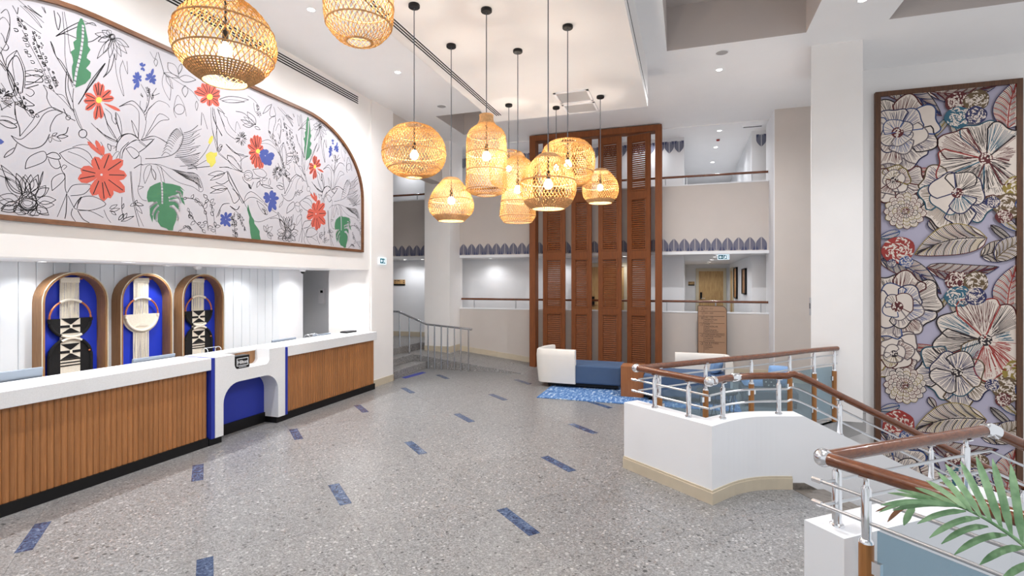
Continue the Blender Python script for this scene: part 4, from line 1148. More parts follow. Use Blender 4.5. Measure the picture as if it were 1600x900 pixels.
for s, dz in (('2', 0.075), ('1', 0.180), ('0', 0.280), ('-1', 0.420), ('-2', 0.645), ('-3', 0.825)):
    text('level_number', s, 0.075, Matrix.Translation((x0+0.098, 11.899, zt-dz)) @ MZ, 'sign_ink', t, align='RIGHT')
LINES = [('301 - 311', 0.065), ('201 - 239', 0.162), ('101 - 125', 0.252), ('RESEPSİYON', 0.300), ('RECEPTION', 0.338), ('CAFE', 0.398), ('MAĞAZALAR', 0.445), ('SHOPS', 0.478), ('PANORAMA', 0.522), ('RESTAURANT', 0.560), ('TOPLANTI SALONU', 0.622), ('MEETING ROOM', 0.660), ('KUAFÖR', 0.702), ('HAIRDRESSER', 0.740), ('SPA & FITNESS', 0.802), ('SAUNA', 0.842), ('HAMAM', 0.888), ('BATH', 0.922)]
for i, (s, dz) in enumerate(LINES):
    text('directory_line', s, 0.044 if i not in (4, 7, 13, 17) else 0.032, Matrix.Translation((x0+0.13, 11.899, zt-dz)) @ MZ, 'sign_ink', t)
# ================================================================ STAIR WELL: PARAPETS, STAIR, RAILINGS
SD = (0.947, 0.321)
def along(p, d, s): return (p[0]+d[0]*s, p[1]+d[1]*s)
E0 = (0.962, 5.644)
far_path = [(-0.64, 5.73), (0.215, 5.03)] + spline([(0.215, 5.03), (0.412, 5.31), (0.588, 5.48), (0.756, 5.575), E0], 4)[1:]
nflat = len(far_path)
far_path += [along(E0, SD, s) for s in (0.12, 0.6, 1.4, 2.2, 3.2, 4.2)]
slope = 0.49
far_hi = [0.70]*nflat+[0.70-slope*max(0, s-0.12) for s in (0.12, 0.6, 1.4, 2.2, 3.2, 4.2)]
far_lo = [-0.3]*nflat+[max(-2.6, -0.3-slope*max(0, s-0.12)) for s in (0.12, 0.6, 1.4, 2.2, 3.2, 4.2)]
def unfold(q, path, k):
    """points just after the corner k must not fold back over its mitre"""
    d = (path[k+1][0]-path[k][0], path[k+1][1]-path[k][1])
    out = list(q)
    for i in range(k+1, min(len(q), k+7)):
        if (q[i][0]-q[k][0])*d[0]+(q[i][1]-q[k][1])*d[1] < 0: out[i] = (q[k][0]+d[0]*0.01*(i-k), q[k][1]+d[1]*0.01*(i-k))
    return out
wall_f = struct('wall_stair_far', strip_wall(MB(), far_path, 0.20, far_lo, far_hi, fold=lambda q: unfold(q, far_path, 1)), 'wall_white')
mb = MB()
sk = off_path(far_path[:nflat], -0.018)
strip_wall(mb, sk, 0.018, 0, 0.105); strip_wall(mb, off_path(far_path[:nflat], -0.010), 0.01, 0.105, 0.125)
obj('skirting', mb, 'skirting', wall_f)
obj('stone_stringer', strip_wall(MB(), off_path(far_path[nflat-1:], -0.012), 0.012, [l+0.30 for l in far_lo[nflat-1:]], [l+0.36 for l in far_lo[nflat-1:]]), 'dark_marble', wall_f)
C2 = (0.755, 3.04); ND = (0.772, 0.636)
near_path = [C2, along(C2, ND, 1.42)]
Np = near_path[-1]
near_path += [along(Np, SD, s) for s in (0.25, 0.8, 1.6, 2.6, 3.6)]
near_hi = [0.70, 0.70]+[0.70-slope*s for s in (0.25, 0.8, 1.6, 2.6, 3.6)]
near_lo = [-0.3, -0.3]+[-0.3-slope*s for s in (0.25, 0.8, 1.6, 2.6, 3.6)]
wall_n = struct('wall_stair_near', strip_wall(MB(), near_path, 0.23, near_lo, near_hi), 'wall_white')
stair = struct('floor_stair', MB().prism([(0.97, 5.63), (1.80, 4.22), along((1.80, 4.22), SD, 0.3), along((0.97, 5.63), SD, 0.3)], -0.06, 0.003), 'dark_marble')
for k in range(1, 14):
    a, b = along((0.97, 5.63), SD, 0.3*k), along((1.80, 4.22), SD, 0.3*k)
    obj('step', MB().prism([a, b, along(b, SD, 0.34), along(a, SD, 0.34)], -0.155*k-0.155, -0.155*k), 'dark_marble', stair)
# slab edge round the openings
mb = MB(); strip_wall(mb, RAIL_CURVE, 0.05, -0.30, 0.0); strip_wall(mb, [(0.79, 3.02), (5.0, -1.19)], -0.05, -0.30, 0.0)
struct('trim_2', mb, 'wall_white')

# ---- shared railing pieces
def f_post(m):
    m.lathe([(0.0, 0.0), (0.036, 0.0), (0.034, 0.012), (0.025, 0.018), (0.0235, 0.03), (0.0235, 0.29), (0.016, 0.30), (0.013, 0.315), (0.013, 0.34), (0.0, 0.34)], (0, 0, 0), 14)
    m.box(-0.022, 0.022, -0.03, 0.03, 0.338, 0.346)
post_me = local(f_post, 'post', 'chrome', smooth=True)
def f_wpost(m): m.lathe([(0.0, 0.0), (0.033, 0.0), (0.033, 0.725), (0.0, 0.725)], (0, 0, 0), 16)
wpost_me = local(f_wpost, 'timber_post', 'post_wood', smooth=True)
def f_upost(m):
    m.lathe([(0.0, 0.0), (0.033, 0.0), (0.031, 0.012), (0.0225, 0.02), (0.0225, 0.265), (0.016, 0.275), (0.013, 0.285), (0.013, 0.325), (0.0, 0.325)], (0, 0, 0), 14)
    m.box(-0.022, 0.022, -0.03, 0.03, 0.318, 0.326)
upost_me = local(f_upost, 'post', 'chrome', smooth=True)
def f_clamp(m): m.box(-0.022, 0.022, -0.012, 0.012, -0.03, 0.03)
clamp_me = local(f_clamp, 'glass_clamp', 'chrome')
RR = 0.034
def hit(path, px):
    """point of a plan path that the photograph shows at column px"""
    r = ray(px)
    for a, b in zip(path, path[1:]):
        ca, cb = r[0]*a[1]-r[1]*a[0], r[0]*b[1]-r[1]*b[0]
        if ca*cb <= 0:
            t = ca/(ca-cb); return (a[0]+(b[0]-a[0])*t, a[1]+(b[1]-a[1])*t), math.atan2(b[1]-a[1], b[0]-a[0])
    return path[-1], 0
def knuckle(name, c, r, parent): return obj(name, MB().sphere(c, r, 18, 10), 'chrome', parent, smooth=True)

# ---- railing on the far parapet
fc = unfold(off_path(far_path, 0.09), far_path, 1)
fc = fc[:2]+fc[3:]; far_hi = far_hi[:2]+far_hi[3:]; nflat -= 1
fc[0] = (fc[0][0]+0.07, fc[0][1]-0.06)
def topz(i): return far_hi[i]
t = thing('stair_railing', 'curved stair railing with wooden handrail on the white parapet beside the lounge', 'railing', (0.215, 5.1, 0.70))
L3 = lambda zadd: [(p[0], p[1], far_hi[i]+zadd) for i, p in enumerate(fc)]
h3 = L3(0.375)
obj('handrail', MB().tube(h3[:2], RR, 14), 'rail_wood', t, smooth=True)
obj('handrail', MB().tube(spline(h3[1:], 4), RR, 14), 'rail_wood', t, smooth=True)
knuckle('corner_joint', h3[0], 0.048, t); knuckle('corner_joint', h3[1], 0.048, t)
mid = h3[6]
a = Vector(h3[5]); b = Vector(h3[7]); dv = (b-a).normalized()
obj('sleeve_joint', MB().tube([tuple(Vector(mid)-dv*0.05), tuple(Vector(mid)-dv*0.035), tuple(Vector(mid)+dv*0.035), tuple(Vector(mid)+dv*0.05)], [0.036, 0.042, 0.042, 0.036], 16), 'chrome', t, smooth=True)
knuckle('corner_joint', tuple(Vector(h3[1])+(Vector(h3[2])-Vector(h3[1])).normalized()*0.075), 0.043, t)
for zadd in (0.125, 0.245):
    obj('rail_bar', MB().tube(L3(zadd)[:2], 0.010, 8), 'alu', t, smooth=True)
    obj('rail_bar', MB().tube(spline(L3(zadd)[1:], 4), 0.010, 8), 'alu', t, smooth=True)
    q = L3(zadd)[0]; d0 = Vector(L3(zadd)[0])-Vector(L3(zadd)[1]); d0.normalize()
    obj('bar_end', MB().tube([q, tuple(Vector(q)+d0*0.06)], 0.014, 8), 'chrome', t, smooth=True)
zlook = lambda p: min(((p[0]-fc[i][0])**2+(p[1]-fc[i][1])**2, far_hi[i]) for i in range(len(fc)))[1]
for px in (1023, 1076): 
    p, a = hit(fc[:2], px); inst('post', post_me, t, (p[0], p[1], 0.70), a)
for px in (1129.5, 1216.6):
    p, a = hit(fc[1:], px); inst('post', post_me, t, (p[0], p[1], 0.70), a)
e_c = fc[nflat]
for s in (0.40, 1.30, 2.2, 3.1):
    p = along(e_c, SD, s); inst('post', post_me, t, (p[0], p[1], 0.70-slope*s-0.01), math.atan2(SD[1], SD[0]))

# ---- glass balustrade from the parapet corner to the column
gl = off_path(RAIL_CURVE[1:], 0.06)
gl = [(fc[0][0]+0.02, fc[0][1]+0.03)]+gl[1:-1]+[(2.05, 8.615)]
gl = spline(gl, 5)
t = thing('glass_balustrade', 'balustrade of tinted glass and timber posts curving to the white column', 'railing', (0.4, 6.7, 0))
zr = lambda i: 1.07-0.03*i/(len(gl)-1)
h3 = [(p[0], p[1], zr(i)) for i, p in enumerate(gl)]
obj('handrail', MB().tube(h3, RR, 14), 'rail_wood', t, smooth=True)
for z in (0.83, 0.95): obj('rail_bar', MB().tube([(p[0], p[1], z) for p in gl], 0.010, 8), 'alu', t, smooth=True)
pp = []
for px in (1030, 1102.5, 1174, 1234, 1272, 1303.5):
    p, a = hit(gl, px); pp.append((p, a))
    inst('timber_post', wpost_me, t, (p[0], p[1], 0), a); inst('post', upost_me, t, (p[0], p[1], 0.725), a)
def pane(parent, a, b, z0=0.07, z1=0.79, gap=0.05):
    dx, dy = b[0]-a[0], b[1]-a[1]; l = math.hypot(dx, dy); ux, uy = dx/l, dy/l
    q = [(a[0]+ux*gap, a[1]+uy*gap), (b[0]-ux*gap, b[1]-uy*gap)]
    o = obj('glass_panel', strip_wall(MB(), q, 0.010, z0, z1), 'rail_glass', parent)
    for s, p in ((1, a), (-1, b)):
        for z in (0.22, 0.62):
            c = inst('glass_clamp', clamp_me, parent, (p[0]+s*ux*0.048, p[1]+s*uy*0.048, z), math.atan2(uy, ux))
for (p, a), (q, b) in zip(pp, pp[1:]): pane(t, p, q)

# ---- railing on the near parapet
nc = off_path(near_path, 0.115)
t = thing('stair_railing', 'stair railing with wooden handrail on the white parapet behind the palm frond', 'railing', (nc[0][0], nc[0][1], 0.70))
nz = lambda zadd: [(p[0], p[1], near_hi[i]+zadd) for i, p in enumerate(nc)]
h3 = nz(0.375)
obj('handrail', MB().tube(h3[:2], RR, 16), 'rail_wood', t, smooth=True)
obj('handrail', MB().tube(h3[1:], RR, 16), 'rail_wood', t, smooth=True)
dv = (Vector(h3[1])-Vector(h3[0])).normalized()
obj('sleeve_joint', MB().tube([tuple(Vector(h3[1])-dv*0.065), tuple(Vector(h3[1])-dv*0.05), h3[1], tuple(Vector(h3[1])+(Vector(h3[2])-Vector(h3[1])).normalized()*0.05)], [0.036, 0.043, 0.044, 0.043], 16), 'chrome', t, smooth=True)
for zadd in (0.125, 0.245): obj('rail_bar', MB().tube(nz(zadd), 0.009, 8), 'alu', t, smooth=True)
for s in (0.10, 1.20):
    p = along(nc[0], ND, s); inst('post', post_me, t, (p[0], p[1], 0.70), math.atan2(ND[1], ND[0]))
for s in (0.30, 1.2, 2.1):
    p = along(nc[1], SD, s); inst('post', post_me, t, (p[0], p[1], 0.70-slope*s), math.atan2(SD[1], SD[0]))
knuckle('corner_joint', h3[0], 0.048, t)
# ---- glass balustrade running along the floor edge towards the palm
t = thing('glass_balustrade', 'balustrade with wooden handrail, timber posts and tinted glass beside the palm', 'railing', (1.3, 2.4, 0))
RD = (0.700, -0.714)
s0 = nc[0]
h3 = [(s0[0], s0[1], 1.075), (s0[0]+RD[0]*5.2, s0[1]+RD[1]*5.2, 1.075)]
obj('handrail', MB().tube(h3, RR, 16), 'rail_wood', t, smooth=True)
for z in (0.825, 0.945):
    q = (s0[0]-RD[0]*0.06, s0[1]-RD[1]*0.06)
    obj('rail_bar', MB().tube([(q[0], q[1], z), (h3[1][0], h3[1][1], z)], 0.009, 8), 'alu', t, smooth=True)
    obj('bar_end', MB().tube([(q[0], q[1], z), (q[0]+RD[0]*0.05, q[1]+RD[1]*0.05, z)], 0.014, 8), 'chrome', t, smooth=True)
prev = None
for s in (0.215, 1.35, 2.5, 3.65, 4.8):
    p = along(s0, RD, s); a = math.atan2(RD[1], RD[0])
    inst('timber_post', wpost_me, t, (p[0], p[1], 0), a); inst('post', upost_me, t, (p[0], p[1], 0.725), a)
    if prev: pane(t, prev, p, 0.07, 0.80)
    prev = p

# ---- steel railing beside the side steps and ramp
t = thing('step_railing', 'brushed steel railing with thin balusters beside the side steps', 'railing', (-5.6, 10.86, 0))
hr = [(-6.95, 10.80, 1.30), (-6.42, 10.80, 1.30), (-5.68, 10.80, 1.02), (-4.52, 10.74, 0.94)]
obj('handrail', MB().tube(hr, 0.024, 10), 'steel', t, smooth=True)
for px in (613.5, 624.5, 639.5, 657.5):
    p, _ = hit([(-7.2, 10.80), (-5.6, 10.80)], px)
    zb = 0.47 if p[0] < -6.36 else (0.32 if p[0] < -6.02 else 0.16)
    zt = 1.30 if p[0] < -6.42 else 1.30-0.28*(p[0]+6.42)/0.74
    obj('baluster', MB().tube([(p[0], p[1], zb), (p[0], p[1], zt)], 0.016, 8), 'steel', t, smooth=True)
for px in (669, 679, 689.5, 699.5, 710, 720, 732):
    p, _ = hit([(-5.68, 10.78), (-4.3, 10.72)], px)
    obj('baluster', MB().tube([(p[0], p[1], 0), (p[0], p[1], 1.02-0.08*(p[0]+5.68)/1.16)], 0.016, 8), 'steel', t, smooth=True)
# ================================================================ MURAL ABOVE THE DESK
XM = -5.65
PERIOD = 3.24
ZOOM = {'A': (0, 0, 5), 'B': (0, 170, 5), 'C': (150, 60, 5), 'D': (180, 200, 5), 'E': (330, 150, 6.43), 'F': (330, 260, 6.92)}
def mp(z, p):
    """drawing point (measured on sheet z) -> wall coordinates (along wall, height)"""
    o = ZOOM[z]; return onX(o[0]+p[0]/o[2], o[1]+p[1]/o[2], XM)
MY0, MY1, MZ0, MZ1 = 2.10, 8.235, 2.535, 4.68
RCx, RCz = 1.55, 1.18
def mural_outline(g=0.0, n=14):
    y0, y1, z0, z1, rx, rz = MY0+g, MY1-g, MZ0+g, MZ1-g, RCx-g, RCz-g
    pts = [(y0, z0), (y1, z0)]
    pts += [(y1-rx+rx*math.cos(math.pi/2*i/n), z1-rz+rz*math.sin(math.pi/2*i/n)) for i in range(n+1)]
    pts += [(y0+rx-rx*math.sin(math.pi/2*i/n), z1-rz+rz*math.cos(math.pi/2*i/n)) for i in range(n+1)]
    return pts
IN = mural_outline(0.045)
mural = thing('mural', 'large framed wall mural of line drawn leaves and coloured flowers above the desk', 'mural', (XM, 5.2, MZ0))
obj('panel', MB().prism(mural_outline(0.02), XM, XM+0.012, axis='x'), 'mural_white', mural)
o_, i_ = mural_outline(0.0), IN
n = len(o_); vs = []
for X in (XM, XM+0.045): vs += [(X, p[0], p[1]) for p in o_]+[(X, p[0], p[1]) for p in i_]
fs = []
for i in range(n):
    j = (i+1) % n
    fs += [(i, j, 2*n+j, 2*n+i), (n+i, n+j, 3*n+j, 3*n+i)[::-1], (2*n+i, 2*n+j, 3*n+j, 3*n+i)]
obj('frame', MB().add(vs, fs), 'frame_wood', mural)
def inside(p):
    for a, b in zip(IN, IN[1:]+IN[:1]):
        if (b[0]-a[0])*(p[1]-a[1])-(b[1]-a[1])*(p[0]-a[0]) < 0: return False
    return True
LINES_ = []           # polylines in wall coordinates
def S(z, pts, closed=False, seg=4):
    LINES_.append(spline([mp(z, p) for p in pts], seg, closed)+([] if not closed else []))
    if closed: LINES_[-1].append(LINES_[-1][0])
def Lf(z, a, b, w=30, vein=True):
    """outlined leaf from a to b"""
    dx, dy = b[0]-a[0], b[1]-a[1]; l = math.hypot(dx, dy) or 1; nx, ny = -dy/l*w/2, dx/l*w/2
    S(z, [a, (a[0]+dx*.3+nx, a[1]+dy*.3+ny), (a[0]+dx*.65+nx*.85, a[1]+dy*.65+ny*.85), b], seg=3)
    S(z, [a, (a[0]+dx*.3-nx, a[1]+dy*.3-ny), (a[0]+dx*.65-nx*.85, a[1]+dy*.65-ny*.85), b], seg=3)
def circ(z, c, r, k=10): S(z, [(c[0]+r*math.cos(2*math.pi*i/k), c[1]+r*math.sin(2*math.pi*i/k)) for i in range(k)], True, 2)
def daisy(z, c, r0, tips, w):
    circ(z, c, r0*0.95); circ(z, c, r0*0.55, 8); circ(z, (c[0]+r0*.1, c[1]), r0*0.8)
    for tp in tips:
        dx, dy = tp[0]-c[0], tp[1]-c[1]; l = math.hypot(dx, dy); a = (c[0]+dx/l*r0, c[1]+dy/l*r0)
        Lf(z, a, tp, w)
rm = random.Random(11)
def lav(z, a, b, k=9, w=26, s=9):
    S(z, [a, b])
    for i in range(k):
        t = (i+0.5)/k; p = (a[0]+(b[0]-a[0])*t, a[1]+(b[1]-a[1])*t)
        for _ in range(2):
            q = (p[0]+rm.uniform(-w, w), p[1]+rm.uniform(-s, s)); r = rm.uniform(5, 9)
            S(z, [(q[0]-r, q[1]-r), (q[0]+r*.3, q[1]-r*1.2), (q[0]+r, q[1]+r*.4), (q[0]-r*.2, q[1]+r), (q[0]-r*.6, q[1])], seg=3)
def burst(z, c, rx, ry, k=26):
    for i in range(k):
        a = rm.uniform(0, 2*math.pi); q = rm.uniform(0.15, 0.55); e = rm.uniform(0.75, 1.05)
        S(z, [(c[0]+rx*q*math.cos(a), c[1]+ry*q*math.sin(a)), (c[0]+rx*e*math.cos(a), c[1]+ry*e*math.sin(a))])
def sprig(z, path, k, size):
    p = spline([tuple(q) for q in path], 8); S(z, path)
    for i in range(k):
        t = p[int((i+0.5)/k*(len(p)-1))]; a = rm.uniform(0, 2*math.pi); l = size*rm.uniform(.7, 1.2)
        Lf(z, t, (t[0]+l*math.cos(a), t[1]+l*math.sin(a)), l*.5)
# -- sheet A
for st in ([(90,45),(110,80),(128,110),(135,60)], [(150,45),(220,110),(320,220),(260,130),(175,50)], [(185,50),(250,90),(320,135),(250,80),(210,45)], [(320,55),(350,105),(335,60)],
    [(0,105),(40,75),(65,120),(70,200),(50,280),(35,335),(20,290),(0,260)], [(35,335),(60,370),(45,395),(15,390),(0,370)],
    [(40,510),(50,450),(125,395),(105,430),(90,500),(110,630)], [(125,395),(165,480),(190,560),(185,690)], [(0,410),(40,520),(90,600),(105,660),(100,720)], [(0,500),(60,560),(100,640)],
    [(185,560),(240,550),(300,560),(335,585),(280,600),(190,570)], [(190,665),(250,650),(310,610),(335,585)],
    [(388,325),(420,420),(480,520),(560,650),(520,560),(470,480),(430,440),(410,370),(388,325)], [(415,85),(430,180),(450,235),(465,150),(440,100)], [(480,95),(490,200),(500,300),(500,420),(520,560),(560,680)], [(495,95),(520,240),(530,330),(545,420)],
    [(430,285),(520,220),(610,175)], [(430,285),(500,265),(590,300)], [(430,285),(520,245),(600,210)], [(660,190),(720,180),(745,205)], [(680,330),(720,320),(780,280)], [(640,160),(700,190),(740,200)],
    [(850,460),(830,560),(800,605),(860,540),(890,420)], [(890,420),(900,560),(930,680),(962,750),(930,560),(950,480)], [(950,470),(990,580),(985,480)],
    [(605,815),(640,760),(700,640),(760,560),(815,495),(790,540),(770,570),(740,620),(680,700),(605,815)], [(605,815),(690,680),(815,495)],
    [(330,665),(360,720),(360,770),(400,840),(480,880)], [(330,665),(400,705),(440,740),(520,820),(560,870)], [(430,735),(490,750),(540,830),(560,860)], [(270,895),(340,860),(400,840),(470,870),(520,895)],
    [(568,690),(562,760),(565,830),(575,900)], [(515,560),(505,640),(510,740),(550,850)], [(530,590),(525,680),(560,800)],
    [(100,720),(80,740),(100,790),(150,830),(170,790),(140,760)], [(110,800),(108,860),(110,900)], [(190,690),(240,700),(260,730),(230,755),(195,735)], [(150,830),(200,860),(260,885)], [(185,770),(230,800),(260,825),(200,830)], [(0,790),(40,780),(30,700),(0,650)], [(0,860),(50,830),(95,800)]): S('A', st)
daisy('A', (870, 288), 22, [(752,460),(800,420),(850,455),(900,470),(940,445),(985,420),(760,325),(735,265),(1000,370),(790,240),(830,236)], 40)
lav('A', (128, 145), (200, 235), 5, 22); lav('A', (245, 245), (330, 470), 9, 40, 12); lav('A', (340, 480), (430, 690), 8, 34, 12)
burst('A', (20, 740), 55, 50, 20); lav('A', (110, 650), (190, 850), 6, 26, 10)
# -- sheet B
for st in ([(0,60),(60,65),(130,100),(100,120),(30,95),(0,90)], [(110,0),(120,80),(145,150),(148,215)], [(80,210),(150,240),(210,200),(280,130),(340,40),(420,10),(480,30)], [(80,210),(130,265),(220,310),(300,300),(350,260),(380,200)], [(150,215),(220,130),(250,90),(280,40),(350,5)], [(385,180),(390,130),(430,60),(480,35)], [(525,145),(510,190),(470,205)],
    [(125,270),(110,310),(85,350),(25,382),(50,340),(105,305)], [(190,470),(200,410),(240,365),(330,332),(358,370),(340,410),(280,440),(190,470)], [(360,360),(400,342),(440,350),(465,385),(440,395),(390,385),(360,375)], [(370,390),(390,440),(430,468),(465,450),(450,400)],
    [(460,430),(480,490),(500,520),(502,620),(515,660)], [(470,465),(490,440),(515,450),(490,475)], [(400,640),(395,570),(420,530),(480,505),(500,540),(460,590),(400,640)], [(515,660),(480,750),(440,845)], [(515,665),(510,800),(500,858)], [(520,655),(560,600),(640,590),(705,600),(650,665),(545,680)], [(525,680),(560,750),(590,785),(700,800),(800,850)], [(595,780),(620,700),(720,685),(820,745),(720,790),(610,795)], [(570,770),(600,720),(630,690),(600,750)], [(600,795),(640,860),(690,890)], [(560,780),(550,830),(590,890)],
    [(455,350),(520,320),(600,305),(680,340),(720,400),(750,460),(640,470),(560,440),(500,400),(460,350)], [(525,335),(620,370),(690,420),(745,490)], [(560,300),(640,280),(740,300),(800,380)],
    [(705,112),(790,190),(915,260),(830,230),(705,112)], [(800,20),(830,110),(860,160),(910,250)], [(815,0),(860,40),(870,90),(900,120),(895,30),(930,80),(945,200),(915,260)], [(915,260),(950,210),(1000,195)], [(1000,260),(940,320),(930,390)], [(865,385),(900,340),(925,340),(900,390)], [(835,275),(860,290),(855,330),(835,300),(835,275)], [(855,290),(900,295),(880,310)],
    [(560,0),(600,110),(635,170)], [(575,0),(610,100),(640,165)], [(660,225),(690,250),(715,275)], [(490,0),(520,60),(580,95)], [(805,790),(830,850),(860,890)], [(945,690),(945,780),(960,870)], [(780,260),(800,300),(790,330)]): S('B', st)
circ('B', (640, 195), 32); circ('B', (525, 70), 18, 8)
daisy('B', (210, 720), 72, [(35,530),(120,505),(190,515),(235,515),(290,515),(375,620),(430,712),(375,830),(250,840),(180,820),(100,810),(0,780),(-10,680),(0,440)], 62)
for a, b, w in (((395,215),(470,255),26), ((440,220),(525,215),26), ((385,220),(385,265),24), ((400,210),(440,190),18), ((850,780),(910,750),22), ((850,800),(930,780),22), ((960,860),(985,815),20), ((950,780),(960,740),14), ((860,800),(900,830),18), ((330,490),(300,610),10)): Lf('B', a, b, w)
# -- sheet C
for st in ([(345,360),(390,440),(395,490)], [(400,400),(410,450),(400,520),(370,580)], [(465,390),(430,450),(490,430)], [(370,600),(385,650),(370,740),(345,795)], [(175,535),(265,490),(310,510),(350,560),(375,600)], [(175,535),(260,515),(320,560),(330,620),(325,780)], [(375,600),(420,540),(480,490),(545,510),(570,540)], [(380,640),(400,560),(450,510)], [(380,770),(430,680),(490,590),(565,632),(500,645),(450,690),(390,765)], [(270,640),(300,690),(320,740),(320,780),(290,730),(270,640)],
    [(335,800),(300,760),(250,745),(200,765),(160,820),(150,880)], [(340,795),(420,765),(480,775),(550,815)], [(350,800),(440,790),(385,850),(330,890)], [(200,900),(240,830),(310,795)], [(385,850),(330,810)], [(525,270),(640,345),(740,410),(800,490)], [(415,105),(450,160),(470,110)], [(480,110),(525,270)], [(60,590),(90,700),(140,780)], [(150,590),(160,660),(190,760),(140,620)], [(0,700),(80,770),(165,805),(60,760)], [(340,440),(360,460),(345,430)], [(340,490),(340,540),(380,570),(390,500)],
    [(820,580),(815,680)], [(830,590),(865,710)], [(890,540),(900,700),(950,860)], [(905,540),(915,640),(980,760)], [(950,560),(1000,590)], [(940,550),(1000,690)]): S('C', st)
for a, b, w in (((525,270),(570,485),60), ((540,290),(595,395),30), ((640,310),(775,325),50), ((555,190),(640,300),60), ((520,270),(640,310),30), ((690,370),(690,460),44), ((460,160),(462,220),26), ((780,490),(780,565),20), ((660,200),(640,280),26)): Lf('C', a, b, w)
lav('C', (395, 380), (430, 480), 4, 20, 8)
# feather leaf
S('C', [(620,620),(600,560),(630,445),(680,520),(700,610)], seg=5); circ('C', (645, 555), 40)
S('D', [(230,240),(330,235),(440,210),(500,150),(525,70),(500,0)])
for i in range(13):
    t = i/12.0; x0 = 525-100*t; y0 = 60+150*t*t
    S('D', [(x0-2, y0), (x0-40, y0-20-30*(1-t)), (x0-60-10*t, y0-60*(1-t)+10)])
    S('D', [(530-70*t, 40+190*t), (590-30*t, 20+200*t), (640+30*math.sin(i*1.7)-10*t, -20+220*t+12*math.sin(i))])
for i in range(9):
    S('D', [(480+10*i, 225+10*i), (560+6*i, 235+8*i), (650-2*i, 200+16*i)])
    S('D', [(430+14*i, 320+9*i), (520+10*i, 345+9*i), (600+6*i, 350+12*i), (640+3*i, 372+12*i)])
# -- sheet D
for st in ([(200,290),(270,280),(340,300),(420,380),(500,430),(600,460),(660,500),(680,470),(640,370),(560,350),(430,320),(350,290),(270,280)], [(45,240),(60,170),(120,110),(170,95),(235,140)], [(0,110),(40,60),(110,45),(180,90)], [(195,95),(300,65),(400,120)], [(235,145),(300,85)], [(80,165),(140,240),(180,200),(120,150),(75,165)], [(140,240),(190,220),(195,300),(185,420),(170,490),(200,555),(240,570)], [(140,315),(190,285),(210,290)], [(225,435),(215,370),(240,300),(275,295),(260,360),(225,435)], [(275,295),(280,350),(305,405),(310,360),(285,320)], [(320,300),(345,360),(355,430)], [(350,300),(370,380),(380,430)],
    [(110,340),(120,450),(130,560),(180,770)], [(120,340),(130,500),(160,640),(215,770)], [(735,120),(690,200),(610,280),(500,300)], [(710,250),(620,300),(560,320)], [(735,300),(640,310),(560,320)], [(800,180),(825,140),(820,170),(800,190)], [(750,0),(770,100),(790,180)], [(790,0),(780,80),(800,180)], [(800,200),(850,240),(880,260),(950,320),(1000,350)], [(870,215),(920,240),(990,330),(930,320),(880,260),(870,215)], [(865,130),(920,190),(1000,210)], [(810,310),(870,305),(900,320)], [(870,340),(890,420),(990,590)], [(875,340),(1000,590)], [(780,425),(830,440),(880,410)], [(820,640),(800,690),(830,600),(890,590)], [(890,610),(940,640),(965,610)], [(900,620),(980,690),(990,730)], [(170,455),(215,460),(180,480)], [(610,390),(650,400),(670,470),(620,430)], [(600,410),(640,440),(650,490)]): S('D', st)
for a, b, w in (((150,590),(110,610),22), ((150,590),(215,605),22), ((150,600),(205,670),24), ((150,590),(165,565),16), ((850,350),(720,365),36), ((850,355),(735,410),28), ((870,470),(740,465),36), ((870,475),(735,510),28), ((20,720),(60,670),20), ((40,730),(140,690),20)): Lf('D', a, b, w)
sprig('D', [(545,545),(640,570),(700,660),(720,800)], 9, 45); sprig('D', [(565,650),(610,720),(680,800)], 8, 40); sprig('D', [(710,545),(745,600),(765,700),(780,830)], 10, 36); sprig('D', [(500,800),(560,770),(600,800)], 5, 32); sprig('D', [(920,680),(925,760),(930,850)], 9, 26); sprig('D', [(960,690),(985,760)], 4, 24)
# -- sheet E
for st in ([(60,110),(110,160),(125,200),(150,220),(165,270),(200,330),(240,370)], [(60,130),(100,250),(150,370),(240,440)], [(235,350),(240,290),(255,260),(285,330)], [(20,130),(40,260),(50,400),(55,560)], [(5,180),(40,280),(100,405)], [(60,540),(80,490),(105,500),(80,550)], [(240,155),(330,180),(440,290)], [(140,485),(210,560),(290,600),(360,605)], [(140,485),(190,530),(290,620),(280,660)], [(155,595),(220,620),(300,760),(230,710),(160,640),(155,595)], [(365,605),(300,640),(290,740)], [(410,740),(500,735),(550,790),(510,820),(440,790),(410,740)], [(400,830),(480,830)], [(475,470),(560,440),(620,480),(670,560),(700,650),(720,740)], [(480,480),(560,480),(640,530),(680,600)], [(715,745),(690,640),(690,560),(720,500),(745,600),(740,720)], [(580,230),(570,330),(590,420),(660,510)], [(575,235),(630,200),(640,260),(620,330),(610,430)], [(640,350),(670,280),(695,330),(685,420),(660,500)],
    [(720,260),(770,310),(810,345)], [(690,120),(760,200),(820,275)], [(660,110),(740,200)], [(510,180),(550,110),(600,90),(560,150),(510,180)], [(600,80),(580,180),(600,210),(640,195),(620,110)], [(360,0),(430,50),(480,120)], [(420,70),(430,150),(470,190)], [(60,560),(150,640)], [(750,620),(800,600),(815,640),(755,650)], [(755,690),(800,660)]): S('E', st)
for a, b, w in (((75,35),(370,40),60), ((100,50),(330,60),30), ((440,290),(355,160),60), ((440,290),(320,210),40), ((420,300),(290,240),35), ((410,300),(310,290),40), ((430,310),(485,340),25)): Lf('E', a, b, w)
circ('E', (365, 790), 42); circ('E', (350, 820), 24, 8); burst('E', (295, 430), 58, 75, 46); burst('E', (655, 780), 48, 80, 40); lav('E', (570, 350), (660, 500), 5, 26, 12)
